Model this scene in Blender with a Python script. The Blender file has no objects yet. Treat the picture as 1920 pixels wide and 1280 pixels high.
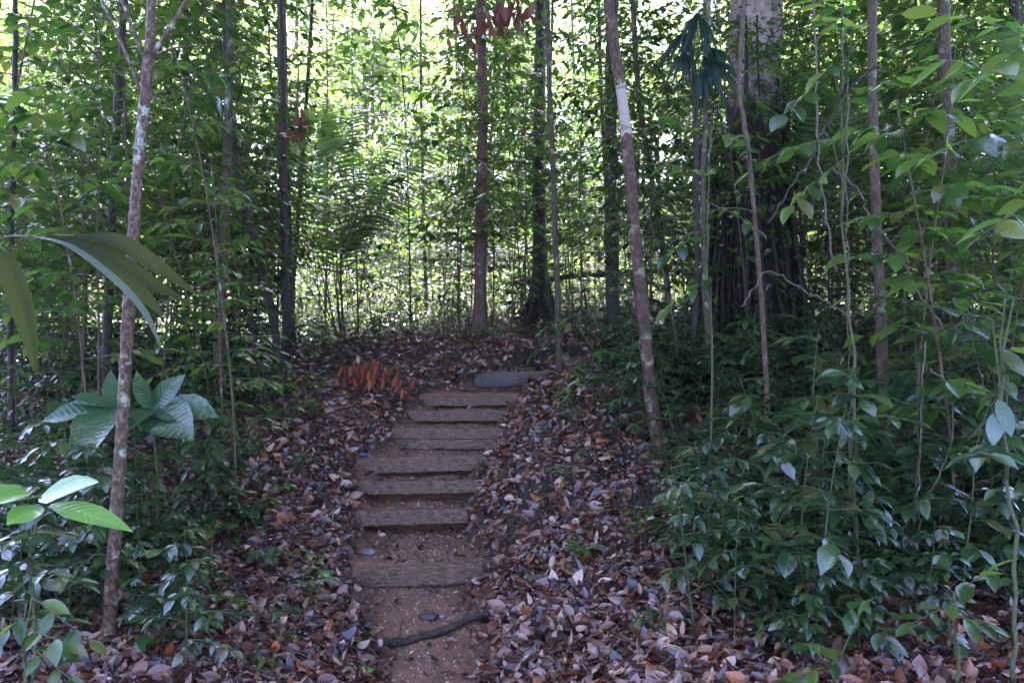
import bpy, math, random
import numpy as np
from mathutils import Vector, Matrix
RS = np.random.RandomState(7)
random.seed(7)
sc = bpy.context.scene
# ------------------------------------------------------------------ camera
F = 1493.0            # focal length in photo pixels (1920 wide)
CAMZ = 0.0            # eye level is z = 0
cd = bpy.data.cameras.new("camera"); cam = bpy.data.objects.new("camera", cd)
sc.collection.objects.link(cam); sc.camera = cam
cam.location = (0, 0, CAMZ); cam.rotation_euler = (math.radians(90), 0, 0)
cd.sensor_width = 36; cd.lens = 28.0; cd.clip_start = 0.05; cd.clip_end = 2000
# ------------------------------------------------------------------ sky and sun
SUN_EL, SUN_AZ = 56.0, -14.0      # azimuth from +Y towards +X
w = bpy.data.worlds.new("World"); sc.world = w; w.use_nodes = True
nt = w.node_tree; bg = nt.nodes["Background"]
sky = nt.nodes.new("ShaderNodeTexSky"); sky.sky_type = 'NISHITA'; sky.sun_disc = False
sky.sun_elevation = math.radians(SUN_EL); sky.sun_rotation = math.radians(SUN_AZ)
sky.air_density = 1.0; sky.dust_density = 2.5; sky.ozone_density = 1.5
nt.links.new(sky.outputs[0], bg.inputs[0]); bg.inputs[1].default_value = 0.15
sd = bpy.data.lights.new("sun", 'SUN'); sun = bpy.data.objects.new("sun", sd); sc.collection.objects.link(sun)
sd.energy = 4.2; sd.angle = math.radians(0.5); sd.color = (1.0, 0.95, 0.86)
_el, _az = math.radians(SUN_EL), math.radians(SUN_AZ)
sv = Vector((math.sin(_az)*math.cos(_el), math.cos(_az)*math.cos(_el), math.sin(_el)))
sun.rotation_euler = sv.to_track_quat('Z', 'Y').to_euler(); sun.location = (0, 0, 40)
sc.view_settings.view_transform = 'Standard'; sc.view_settings.look = 'None'
sc.view_settings.exposure = 3.2; sc.view_settings.gamma = 1.0
sc.view_settings.use_white_balance = True; sc.view_settings.white_balance_temperature = 5700; sc.view_settings.white_balance_tint = 34
sc.render.engine = 'CYCLES'
sc.cycles.max_bounces = 6; sc.cycles.diffuse_bounces = 4; sc.cycles.glossy_bounces = 2
sc.cycles.transmission_bounces = 4; sc.cycles.transparent_max_bounces = 4
sc.cycles.sample_clamp_indirect = 6.0
sc.cycles.use_denoising = True

HAZE = 0.0005
# ------------------------------------------------------------------ mesh helpers
def mk_mesh(name, V, loops, counts, mat=None, smooth=True, attr=None, attr_name="luv"):
    me = bpy.data.meshes.new(name)
    V = np.asarray(V, dtype=np.float32); loops = np.asarray(loops, dtype=np.int32); counts = np.asarray(counts, dtype=np.int32)
    me.vertices.add(len(V)); me.vertices.foreach_set("co", V.ravel())
    me.loops.add(len(loops)); me.loops.foreach_set("vertex_index", loops)
    me.polygons.add(len(counts))
    st = np.zeros(len(counts), dtype=np.int32); st[1:] = np.cumsum(counts)[:-1]
    me.polygons.foreach_set("loop_start", st)
    me.polygons.foreach_set("use_smooth", np.full(len(counts), smooth))
    if attr is not None:
        a = me.attributes.new(attr_name, 'FLOAT_VECTOR', 'POINT')
        a.data.foreach_set("vector", np.asarray(attr, dtype=np.float32).ravel())
    me.update(calc_edges=True)
    if mat: me.materials.append(mat)
    return me

def link(name, me, parent=None, loc=None):
    o = bpy.data.objects.new(name, me); sc.collection.objects.link(o)
    if parent is not None: o.parent = parent
    if loc is not None: o.location = loc
    return o

def tag(o, label=None, cat=None, group=None, kind=None):
    if label: o["label"] = label
    if cat: o["category"] = cat
    if group: o["group"] = group
    if kind: o["kind"] = kind
    return o

def thing(name, label, cat, loc=(0, 0, 0), group=None):
    o = link(name, None, loc=loc)
    return tag(o, label, cat, group)

def dup(root, loc, rz=0.0, s=1.0, label=None, group=None, tilt=(0, 0)):
    r = root.copy(); sc.collection.objects.link(r); r.parent = None
    r.location = loc; r.rotation_euler = (tilt[0], tilt[1], rz); r.scale = (s, s, s)
    if label: r["label"] = label
    if group: r["group"] = group
    for ch in root.children:
        c = ch.copy(); sc.collection.objects.link(c); c.parent = r
    return r

class Geo:
    """collects tubes and other woody geometry"""
    def __init__(s): s.V = []; s.L = []; s.C = []; s.A = []; s.n = 0
    def add(s, V, loops, counts, A=None):
        V = np.asarray(V, float); s.V.append(V); s.L.append(np.asarray(loops) + s.n); s.C.append(np.asarray(counts))
        s.A.append(np.zeros((len(V), 3)) if A is None else A); s.n += len(V)
    def tube(s, P, R, sides=8, rough=0.0, cap=True):
        P = np.asarray(P, float); R = np.asarray(R, float); n = len(P)
        T = np.gradient(P, axis=0); T /= np.linalg.norm(T, axis=1)[:, None] + 1e-9
        ref = np.array([1.0, 0, 0]) if abs(T[:, 0]).mean() < 0.8 else np.array([0, 0, 1.0])
        A = np.cross(T, ref); A /= np.linalg.norm(A, axis=1)[:, None] + 1e-9
        B = np.cross(T, A)
        th = np.linspace(0, 2*np.pi, sides, endpoint=False)
        rr = R[:, None] * (1 + rough * RS.uniform(-1, 1, (n, sides)))
        V = P[:, None, :] + rr[:, :, None] * (np.cos(th)[None, :, None]*A[:, None, :] + np.sin(th)[None, :, None]*B[:, None, :])
        i = np.arange(n-1)[:, None]*sides; j = np.arange(sides)[None, :]; j2 = (j+1) % sides
        q = np.stack([i+j, i+sides+j, i+sides+j2, i+j2], axis=-1).reshape(-1)
        V = V.reshape(-1, 3); cnt = [4]*((n-1)*sides)
        if cap:
            q = np.concatenate([q, np.arange(sides), (n-1)*sides + np.arange(sides)[::-1]]); cnt = cnt + [sides, sides]
        s.add(V, q, cnt)
    def mesh(s, name, mat, smooth=True):
        return mk_mesh(name, np.concatenate(s.V), np.concatenate(s.L), np.concatenate(s.C), mat, smooth, np.concatenate(s.A))
    def build(s, name, mat, parent=None, smooth=True): return link(name, s.mesh(name, mat, smooth), parent)

def bent(P, n=14, wob=0.0):
    """smooth polyline through control points (Catmull-Rom) with a wobble"""
    P = np.asarray(P, float)
    Q = np.vstack([2*P[0]-P[1], P, 2*P[-1]-P[-2]]); out = []
    m = len(P)-1; k = max(2, n//m)
    for i in range(m):
        p0, p1, p2, p3 = Q[i:i+4]
        for t in np.linspace(0, 1, k, endpoint=False):
            out.append(0.5*((2*p1)+(-p0+p2)*t+(2*p0-5*p1+4*p2-p3)*t*t+(-p0+3*p1-3*p2+p3)*t**3))
    out.append(P[-1]); out = np.array(out)
    if wob: out[1:-1] += RS.normal(0, wob, (len(out)-2, out.shape[1]))
    return out

def template(rows, hw):
    """leaf template: rows of (v), half widths; returns (u,v) verts and faces"""
    uv = [(0, rows[0])]; F_ = []
    for v, h in zip(rows[1:-1], hw[1:-1]):
        uv += [(-h, v), (0, v), (h, v)]
    uv.append((0, rows[-1])); last = len(uv)-1
    F_ += [(0, 2, 1), (0, 3, 2)]
    for r in range(len(rows)-3):
        a = 1+3*r; b = a+3
        F_ += [(a, a+1, b+1, b), (a+1, a+2, b+2, b+1)]
    a = last-3
    F_ += [(a, a+1, last), (a+1, a+2, last)]
    return np.array(uv, float), F_
T_HI = template([0, .12, .3, .52, .74, .9, 1.0], [0, .55, .93, 1.0, .7, .28, 0])
T_MID = template([0, .28, .66, 1.0], [0, .92, .8, 0])
T_LO = template([0, .42, 1.0], [0, 1.0, 0])

class Leaves:
    def __init__(s, tmpl): s.t = tmpl; s.p = []; s.d = []; s.n = []; s.L = []; s.W = []; s.r = []; s.c = []; s.f = []
    def add(s, p, d, n, L, W, r=None, curl=0.18, fold=0.25):
        s.p.append(p); s.d.append(d); s.n.append(n); s.L.append(L); s.W.append(W)
        s.r.append(RS.rand() if r is None else r); s.c.append(curl); s.f.append(fold)
    def add_many(s, p, d, n, L, W, r, curl, fold):
        s.p += list(p); s.d += list(d); s.n += list(n); s.L += list(L); s.W += list(W); s.r += list(r); s.c += list(curl); s.f += list(fold)
    def mesh(s, name, mat, smooth=True):
        uv, Fc = s.t; N = len(s.p)
        p = np.array(s.p, float); d = np.array(s.d, float); n = np.array(s.n, float)
        d /= np.linalg.norm(d, axis=1)[:, None] + 1e-9
        side = np.cross(d, n); side /= np.linalg.norm(side, axis=1)[:, None] + 1e-9
        n = np.cross(side, d)
        L = np.array(s.L)[:, None]; W = np.array(s.W)[:, None]; c = np.array(s.c)[:, None]; f = np.array(s.f)[:, None]
        u = uv[:, 0][None, :]; v = uv[:, 1][None, :]
        wav = 0.10*np.sin(7*v + np.array(s.r)[:, None]*40 + 2*u)*np.abs(u)
        up = f*np.abs(u)*W - c*(v**2)*L + wav*W
        al = v*L*(1-0.25*np.abs(c)*v)
        V = p[:, None, :] + al[:, :, None]*d[:, None, :] + (u*W*0.5*2)[:, :, None]*side[:, None, :] + up[:, :, None]*n[:, None, :]
        A = np.stack([np.broadcast_to(u, (N, len(uv))), np.broadcast_to(v, (N, len(uv))), np.broadcast_to(np.array(s.r)[:, None], (N, len(uv)))], axis=-1)
        lo = np.concatenate([np.array(q) for q in Fc]); cn = np.array([len(q) for q in Fc])
        loops = (lo[None, :] + (np.arange(N)*len(uv))[:, None]).reshape(-1); counts = np.tile(cn, N)
        return mk_mesh(name, V.reshape(-1, 3), loops, counts, mat, smooth, A.reshape(-1, 3))
    def build(s, name, mat, parent=None): return link(name, s.mesh(name, mat), parent)

# ------------------------------------------------------------------ materials
def N(nt, t, **k):
    n = nt.nodes.new(t)
    for a, b in k.items(): setattr(n, a, b)
    return n
def newmat(name):
    m = bpy.data.materials.new(name); m.use_nodes = True; nt = m.node_tree
    return m, nt, nt.nodes["Principled BSDF"], nt.nodes["Material Output"]
def ramp(nt, stops, src, interp='LINEAR'):
    r = N(nt, "ShaderNodeValToRGB"); cr = r.color_ramp; cr.interpolation = interp
    while len(cr.elements) > 1: cr.elements.remove(cr.elements[-1])
    cr.elements[0].position = stops[0][0]; cr.elements[0].color = (*stops[0][1], 1)
    for p, c in stops[1:]:
        e = cr.elements.new(p); e.color = (*c, 1)
    nt.links.new(src, r.inputs[0]); return r.outputs[0]
def g(*v): return tuple(v) if len(v) == 3 else (v[0],)*3
def noise(nt, scale, detail=4, vec=None, rough=0.6):
    n = N(nt, "ShaderNodeTexNoise"); n.inputs["Scale"].default_value = scale; n.inputs["Detail"].default_value = detail
    n.inputs["Roughness"].default_value = rough
    if vec is not None: nt.links.new(vec, n.inputs["Vector"])
    return n.outputs["Fac"]
def mapping(nt, scale, coord="Object"):
    tc = N(nt, "ShaderNodeTexCoord"); mp = N(nt, "ShaderNodeMapping"); mp.inputs["Scale"].default_value = scale
    nt.links.new(tc.outputs[coord], mp.inputs[0]); return mp.outputs[0]
def mixc(nt, fac, a, b, mode='MIX'):
    m = N(nt, "ShaderNodeMix", data_type='RGBA', blend_type=mode)
    for sock, val in ((m.inputs[0], fac), (m.inputs[6], a), (m.inputs[7], b)):
        if hasattr(val, "links") or hasattr(val, "is_output"): nt.links.new(val, sock)
        elif isinstance(val, tuple): sock.default_value = (*val, 1)
        else: sock.default_value = val
    return m.outputs[2]
def mathn(nt, op, a, b=0.0, clamp=False):
    m = N(nt, "ShaderNodeMath", operation=op, use_clamp=clamp)
    for sock, val in ((m.inputs[0], a), (m.inputs[1], b)):
        if hasattr(val, "is_output"): nt.links.new(val, sock)
        else: sock.default_value = val
    return m.outputs[0]
def bump(nt, h, strength, dist, bsdf):
    b = N(nt, "ShaderNodeBump"); b.inputs["Strength"].default_value = strength; b.inputs["Distance"].default_value = dist
    nt.links.new(h, b.inputs["Height"]); nt.links.new(b.outputs[0], bsdf.inputs["Normal"]); return b

def leaf_mat(name, cols, trans_cols, trans=0.4, rough=0.32, veins=True, spec=0.5, spots=True, coat=0.6, ribs=0, vb=.22):
    m, nt, b, out = newmat(name)
    at = N(nt, "ShaderNodeAttribute", attribute_name="luv"); sp = N(nt, "ShaderNodeSeparateXYZ"); nt.links.new(at.outputs["Vector"], sp.inputs[0])
    u, v, r = sp.outputs
    oi = N(nt, "ShaderNodeObjectInfo")
    rr = mathn(nt, 'FRACT', mathn(nt, 'ADD', r, mathn(nt, 'MULTIPLY', oi.outputs["Random"], 0.35)))
    n_ = len(cols)
    base = ramp(nt, [(i/max(1, n_-1), c) for i, c in enumerate(cols)], rr)
    tcol = ramp(nt, [(i/max(1, len(trans_cols)-1), c) for i, c in enumerate(trans_cols)], rr)
    if veins:
        au = mathn(nt, 'ABSOLUTE', u)
        mid = mathn(nt, 'LESS_THAN', au, 0.06)
        w = mathn(nt, 'SINE', mathn(nt, 'SUBTRACT', mathn(nt, 'MULTIPLY', v, 75.0), mathn(nt, 'MULTIPLY', au, 14.0)))
        lat = mathn(nt, 'GREATER_THAN', w, 0.86)
        vv = mathn(nt, 'MAXIMUM', mid, mathn(nt, 'MULTIPLY', lat, 0.35))
        base = mixc(nt, mathn(nt, 'MULTIPLY', vv, 0.22), base, tuple(min(1, c*2.6) for c in cols[-1]))
        bump(nt, mathn(nt, 'ADD', mathn(nt, 'MULTIPLY', w, .6), mathn(nt, 'MULTIPLY', noise(nt, 22.0, 2, mapping(nt, (1, 1, 1))), 5.0)), vb, 0.003*(vb/.2)**.5, b)
    if ribs: bump(nt, mathn(nt, 'SINE', mathn(nt, 'MULTIPLY', u, ribs)), .8, .006, b)
    if spots:
        nz = noise(nt, 9.0, 3, mapping(nt, (1, 1, 1)))
        sh = mathn(nt, 'GREATER_THAN', nz, 0.70)
        base = mixc(nt, mathn(nt, 'MULTIPLY', sh, 0.5), base, (0.10, 0.07, 0.03))
    nt.links.new(base, b.inputs["Base Color"]); b.inputs["Roughness"].default_value = rough
    rn = noise(nt, 14.0, 2, mapping(nt, (1, 1, 1)))
    nt.links.new(mathn(nt, 'ADD', mathn(nt, 'MULTIPLY', rn, 0.35), rough-0.17), b.inputs["Roughness"])
    b.inputs["Specular IOR Level"].default_value = spec*1.25
    b.inputs['Coat Weight'].default_value = coat; b.inputs['Coat Roughness'].default_value = .10
    t = N(nt, "ShaderNodeBsdfTranslucent"); nt.links.new(tcol, t.inputs[0])
    mx = N(nt, "ShaderNodeMixShader"); mx.inputs[0].default_value = trans
    nt.links.new(b.outputs[0], mx.inputs[1]); nt.links.new(t.outputs[0], mx.inputs[2]); nt.links.new(mx.outputs[0], out.inputs[0])
    return m

GRN = [(.008, .024, .009), (.014, .042, .011), (.022, .062, .014), (.040, .095, .018), (.06, .11, .022), (.085, .065, .022)]
GTR = [(.10, .30, .03), (.18, .42, .04), (.30, .52, .05), (.42, .58, .06)]
M_LEAF = leaf_mat("forest_leaf", GRN, GTR, 0.36, 0.16)
M_DARK = leaf_mat("glossy_dark_leaf", [(.006, .020, .010), (.010, .031, .013), (.015, .046, .016), (.026, .068, .018), (.040, .085, .02), (.08, .055, .02)],
                  [(.05, .17, .03), (.08, .22, .04), (.12, .28, .04)], 0.22, 0.15, spec=0.8)
M_SEED = leaf_mat('fresh_seedling_leaf', [(.03, .09, .022), (.05, .13, .028), (.07, .16, .03)], [(.2, .45, .05), (.3, .55, .06)], .35, .2)
M_BRIGHT = leaf_mat("young_bright_leaf", [(.10, .24, .035), (.13, .30, .045)], [(.25, .55, .05), (.35, .65, .06)], 0.4, 0.3)
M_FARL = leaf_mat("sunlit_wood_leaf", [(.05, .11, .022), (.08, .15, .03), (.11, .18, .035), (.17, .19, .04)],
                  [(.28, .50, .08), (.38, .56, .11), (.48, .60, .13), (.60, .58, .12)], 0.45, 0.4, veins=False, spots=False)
M_FAN = leaf_mat('dark_fan_blade', [(.006, .022, .010), (.010, .03, .012)], [(.03, .12, .02), (.04, .13, .02)], .3, .5, veins=False, coat=0.0, spec=.25)
M_PALM = leaf_mat("palm_leaflet", [(.05, .10, .04), (.07, .13, .045)], [(.2, .4, .08), (.3, .45, .08)], 0.4, 0.16, veins=False)
M_OLIVE = leaf_mat("old_palm_blade", [(.035, .045, .014), (.05, .06, .018)], [(.17, .24, .03), (.22, .28, .03)], 0.45, 0.6, veins=False, coat=0.0, spec=.3, ribs=55.0)
M_CORR = leaf_mat('corrugated_leaf', [(.02, .06, .022), (.03, .08, .026)], [(.08, .22, .04), (.1, .26, .04)], .25, .32, coat=.3, vb=.45)
M_PALE = leaf_mat("pale_spotted_blade", [(.13, .18, .10), (.17, .21, .12)], [(.3, .4, .2), (.3, .4, .2)], 0.2, 0.4, veins=False, coat=.2, ribs=30.0)
M_LIT = leaf_mat("wet_fallen_leaf", [(.007, .005, .004), (.19, .065, .034), (.010, .006, .005), (.38, .18, .11), (.08, .020, .010), (.008, .006, .006), (.30, .085, .024), (.008, .005, .005), (.60, .35, .22), (.035, .014, .008), (.008, .006, .006), (.18, .065, .033), (.012, .008, .008)],
                 [(.2, .08, .04), (.3, .12, .05)], 0.06, 0.28, spots=False, spec=.6, coat=.15)
M_DEAD = leaf_mat("rust_red_dead_leaf", [(.18, .030, .010), (.26, .055, .015), (.05, .018, .012), (.34, .09, .03), (.10, .025, .012)], [(.4, .09, .02), (.5, .13, .03)], 0.15, 0.55, coat=0.0, spec=.25)
M_DEAD2 = leaf_mat("dull_maroon_dead_leaf", [(.07, .018, .012), (.12, .035, .02), (.20, .09, .055)], [(.22, .06, .03), (.28, .10, .05)], 0.25, 0.6, coat=0.0, spec=.2)

def bark_mat(name, c0, c1, c2, lich=(.32, .34, .27), la=0.63, scale=1.0, rough=0.6, streak=9.0):
    m, nt, b, out = newmat(name)
    v1 = mapping(nt, (streak*scale, streak*scale, 2.2*scale)); v2 = mapping(nt, (1, 1, 1))
    n1 = noise(nt, 5.0, 6, v1); n2 = noise(nt, 4.5*scale, 4, v2); n3 = noise(nt, 26*scale, 4, v2)
    col = ramp(nt, [(.3, c0), (.5, c1), (.72, c2)], n1)
    lf = mathn(nt, 'MULTIPLY', mathn(nt, 'SUBTRACT', n2, la-.03), 14.0, True)
    lf2 = mathn(nt, 'MULTIPLY', lf, mathn(nt, 'GREATER_THAN', n3, .42))
    col = mixc(nt, lf2, col, lich)
    nt.links.new(col, b.inputs["Base Color"]); b.inputs["Roughness"].default_value = rough; b.inputs['Specular IOR Level'].default_value = .3
    bump(nt, mathn(nt, 'ADD', n1, mathn(nt, 'MULTIPLY', n3, .4)), 1.0, 0.03/scale, b)
    return m
M_BARK = bark_mat("brown_bark", (.04, .022, .012), (.11, .065, .038), (.19, .12, .075))
M_BARKL = bark_mat("lichen_bark", (.025, .014, .008), (.095, .055, .030), (.26, .18, .11), (.33, .35, .26), .60, 2.6, streak=4)
M_BARKD = bark_mat("dark_wet_bark", (.016, .010, .007), (.040, .026, .017), (.08, .055, .038), (.13, .13, .09), .66, 1.0, .4)
M_BARKG = bark_mat("grey_mossy_bark", (.030, .020, .010), (.075, .052, .026), (.14, .10, .055), (.20, .20, .12), .60, 1.2)
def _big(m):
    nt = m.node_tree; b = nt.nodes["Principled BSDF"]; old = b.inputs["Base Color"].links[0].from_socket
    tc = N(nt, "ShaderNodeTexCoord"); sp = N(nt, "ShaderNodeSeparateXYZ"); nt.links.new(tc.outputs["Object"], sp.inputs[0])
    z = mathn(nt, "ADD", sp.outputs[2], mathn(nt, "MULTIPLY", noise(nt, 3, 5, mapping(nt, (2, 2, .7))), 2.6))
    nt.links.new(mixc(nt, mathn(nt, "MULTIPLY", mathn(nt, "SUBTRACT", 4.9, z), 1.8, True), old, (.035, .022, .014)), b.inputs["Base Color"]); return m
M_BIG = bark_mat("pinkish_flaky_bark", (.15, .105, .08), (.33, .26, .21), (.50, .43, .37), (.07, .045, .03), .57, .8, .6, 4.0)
def banded():
    m = bark_mat("blotched_banded_bark", (.026, .013, .006), (.075, .040, .020), (.14, .082, .045), (.20, .18, .11), .60, 1.6, streak=3)
    nt = m.node_tree; b = nt.nodes["Principled BSDF"]; old = b.inputs["Base Color"].links[0].from_socket
    tc = N(nt, "ShaderNodeTexCoord"); sp = N(nt, "ShaderNodeSeparateXYZ"); nt.links.new(tc.outputs["Object"], sp.inputs[0])
    z = mathn(nt, 'ADD', sp.outputs[2], mathn(nt, 'MULTIPLY', noise(nt, 14, 3, mapping(nt, (1, 1, 1))), .22))
    f = mathn(nt, 'MULTIPLY', mathn(nt, 'GREATER_THAN', z, 2.98), mathn(nt, 'LESS_THAN', z, 3.47))
    rg = mathn(nt, 'GREATER_THAN', mathn(nt, 'SINE', mathn(nt, 'MULTIPLY', z, 17.0)), .93)
    c = mixc(nt, f, old, (.36, .29, .22)); c = mixc(nt, mathn(nt, 'MULTIPLY', rg, .5), c, (.035, .022, .014)); nt.links.new(c, b.inputs["Base Color"]); return m
M_BAND = banded()
M_TWIG = bark_mat("twig_bark", (.04, .03, .02), (.09, .065, .045), (.16, .12, .09), la=.75, scale=3)
M_STEM = bark_mat("green_stem", (.05, .06, .025), (.09, .10, .04), (.14, .14, .07), la=.8, scale=3)
M_PALEBARK = bark_mat("pale_root_bark", (.07, .045, .03), (.14, .095, .065), (.22, .16, .12), la=.7, scale=2)

M_ROOT = bark_mat('dark_root_bark', (.012, .007, .004), (.030, .018, .011), (.06, .038, .024), la=.8)
def plank_mat():
    m, nt, b, out = newmat("wet_muddy_timber")
    v = mapping(nt, (2.2, 12, 12)); n1 = noise(nt, 6, 8, v); n2 = noise(nt, 5, 5, mapping(nt, (1, 1, 1))); n3 = noise(nt, 60, 3, mapping(nt, (1, 1, 1)))
    col = ramp(nt, [(.36, (.018, .010, .005)), (.50, (.12, .066, .032)), (.72, (.27, .16, .09))], n1)
    col = mixc(nt, mathn(nt, 'MULTIPLY', mathn(nt, 'SUBTRACT', n2, .45), 4.0, True), col, (.13, .062, .038))
    col = mixc(nt, mathn(nt, 'MULTIPLY', mathn(nt, 'SUBTRACT', .42, n2), 6.0, True), col, (.022, .017, .013))
    nt.links.new(col, b.inputs["Base Color"])
    nt.links.new(mathn(nt, 'ADD', mathn(nt, 'MULTIPLY', n2, .6), .2), b.inputs["Roughness"]); b.inputs['Specular IOR Level'].default_value = .5
    bump(nt, mathn(nt, 'ADD', n1, mathn(nt, 'MULTIPLY', n3, .35)), .9, .012, b)
    return m
M_PLANK = plank_mat()

def ground_mat():
    m, nt, b, out = newmat("forest_soil")
    at = N(nt, "ShaderNodeAttribute", attribute_name="luv"); sp = N(nt, "ShaderNodeSeparateXYZ"); nt.links.new(at.outputs["Vector"], sp.inputs[0])
    pathness = sp.outputs[0]
    v = mapping(nt, (1, 1, 1)); n1 = noise(nt, 3.0, 6, v); n2 = noise(nt, 40, 6, v, .75); n3 = noise(nt, 160, 3, v)
    soil = ramp(nt, [(.3, (.010, .006, .005)), (.5, (.030, .017, .012)), (.7, (.07, .042, .030))], n2)
    mud = ramp(nt, [(.25, (.13, .046, .020)), (.5, (.32, .135, .066)), (.75, (.50, .26, .155))], mathn(nt, 'ADD', mathn(nt, 'MULTIPLY', n2, .75), mathn(nt, 'MULTIPLY', n1, .25)))
    mud = mixc(nt, mathn(nt, 'MULTIPLY', mathn(nt, 'GREATER_THAN', n3, .62), .5), mud, (.36, .25, .22))
    f = mathn(nt, 'ADD', pathness, mathn(nt, 'MULTIPLY', mathn(nt, 'SUBTRACT', n1, .5), 1.2), True)
    col = mixc(nt, f, soil, mud); nt.links.new(col, b.inputs["Base Color"])
    nt.links.new(mathn(nt, 'ADD', mathn(nt, 'MULTIPLY', n1, .7), .08), b.inputs["Roughness"])
    bump(nt, mathn(nt, 'ADD', n2, mathn(nt, 'MULTIPLY', n3, .5)), .9, .03, b)
    return m
M_GROUND = ground_mat()
def grit_mat():
    m, nt, b, out = newmat("quartz_grit")
    at = N(nt, "ShaderNodeAttribute", attribute_name="luv"); sp = N(nt, "ShaderNodeSeparateXYZ"); nt.links.new(at.outputs["Vector"], sp.inputs[0])
    nt.links.new(ramp(nt, [(0, (.16, .07, .04)), (.6, (.28, .13, .08)), (1, (.50, .34, .27))], sp.outputs[2]), b.inputs["Base Color"])
    b.inputs["Roughness"].default_value = .4
    return m
M_GRIT = grit_mat()

# ------------------------------------------------------------------ terrain
BOARDS = [  # px left,y-left, px right,y-right (top edge), distance, board height m, tread in front of it
    (664, 1067, 905, 1056, 6.20, .150, -1.90),
    (655, 960, 877, 953, 7.20, .132, -1.765),
    (628, 905, 910, 900, 7.75, .122, -1.565),
    (646, 860, 935, 852, 8.25, .160, -1.400),
    (700, 803, 985, 803, 8.95, .235, -1.235),
    (730, 770, 1005, 770, 9.60, .125, -1.000),
    (755, 743, 1025, 741, 10.20, .125, -.860)]
XC_D = [0, 4.7, 5.3, 6.2, 7.2, 7.75, 8.25, 8.95, 9.6, 10.2, 11.0, 12.0, 13.5, 20]
XC_X = [-.2, -.535, -.55, -.727, -.87, -.93, -.95, -.75, -.675, -.56, -.02, .9, 2.6, 5]
MB_D = [-40, 0, 4.7, 6.2, 7.2, 8.25, 8.95, 9.6, 10.2, 11, 12, 12.6, 13.5, 15, 18, 21, 26, 34, 46, 60, 80, 220, 600]
MB_Z = [-2.6, -2.0, -1.98, -1.86, -1.60, -1.28, -1.08, -.90, -.76, -.52, -.16, .03, .12, .48, .75, 1.0, 1.9, 4.2, 8.0, 11.5, 14, 15, 15]
_mp = [(-40, -2.6), (0, -2.02), (4.7, -2.0), (5.25, -1.985), (5.35, -1.945), (6.0, -1.925), (6.34, -1.93), (6.36, -1.775)]
_mp += [(7.44, -1.775), (7.46, -1.575), (7.96, -1.575), (7.98, -1.405), (8.44, -1.41), (8.46, -1.24), (9.03, -1.235), (9.06, -1.005), (9.78, -1.01), (9.80, -.865),
        (10.37, -.87), (10.39, -.68), (11.12, -.65), (11.2, -.45), (12.2, -.40), (12.35, .0), (13.5, .12)]
MP_D, MP_Z = zip(*_mp)
_ph = RS.uniform(0, 6.28, 40); _dr = RS.uniform(0, 6.28, 40)
def wavy(x, y, n0, n1, base):
    z = 0
    for k in range(n0, n1):
        f = base*1.45**(k-n0); z = z + np.sin(f*(x*np.cos(_dr[k])+y*np.sin(_dr[k]))+_ph[k])/1.35**(k-n0)
    return z
def sstep(a, b, x):
    t = np.clip((x-a)/(b-a), 0, 1); return t*t*(3-2*t)
def halfw(y): return np.interp(y, [0, 4.7, 5.4, 6.0, 6.3, 7.2, 8.2, 10.2, 11, 12], [.22, .22, .24, .30, .38, .38, .50, .46, .46, .5])
def pathness(x, y):
    s = x - np.interp(y, XC_D, XC_X)
    e = .05*wavy(x, y, 20, 26, 4.0)
    c = 1 - sstep(halfw(y)-.03, halfw(y)+.28, np.abs(s)+e)
    return c*(1-sstep(12.0, 12.6, y))
def vis(x, y): return pathness(x, y)*(1-sstep(10.9, 11.4, np.asarray(y, float)))
def gz(x, y):
    x = np.asarray(x, float); y = np.asarray(y, float)
    s = x - np.interp(y, XC_D, XC_X); c = pathness(x, y)
    mb = np.interp(y, MB_D, MB_Z); mp = np.interp(y, MP_D, MP_Z)
    nf = np.interp(y, [3, 5, 6.5, 11, 12.5], [.6, .8, 1, .8, .3])
    R = (.14*sstep(.25, .55, s)+.36*sstep(.45, 1.6, s)+.03*np.clip(s-1.7, 0, 6))*nf
    Lf = (.14*sstep(.28, .6, -s)+.12*sstep(.6, 1.2, -s)+.02*np.clip(-s-1.1, 0, 6))*np.interp(y, [3, 5, 8, 12], [.8, .9, 1, .3])
    far = sstep(9, 15, y)
    bank = np.where(s > 0, R - far*.07*np.clip(s-1, 0, 12), Lf - far*.11*np.clip(-s-1.5, 0, 10)*(1-.6*sstep(20, 40, y)))
    bn = .028*wavy(x, y, 0, 8, 1.3) + .012*wavy(x, y, 8, 16, 6.0)
    return c*(mp+.009*wavy(x, y, 8, 16, 5.0)) + (1-c)*(mb+bank+bn)
def gzf(x, y): return float(gz(x, y))

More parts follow.
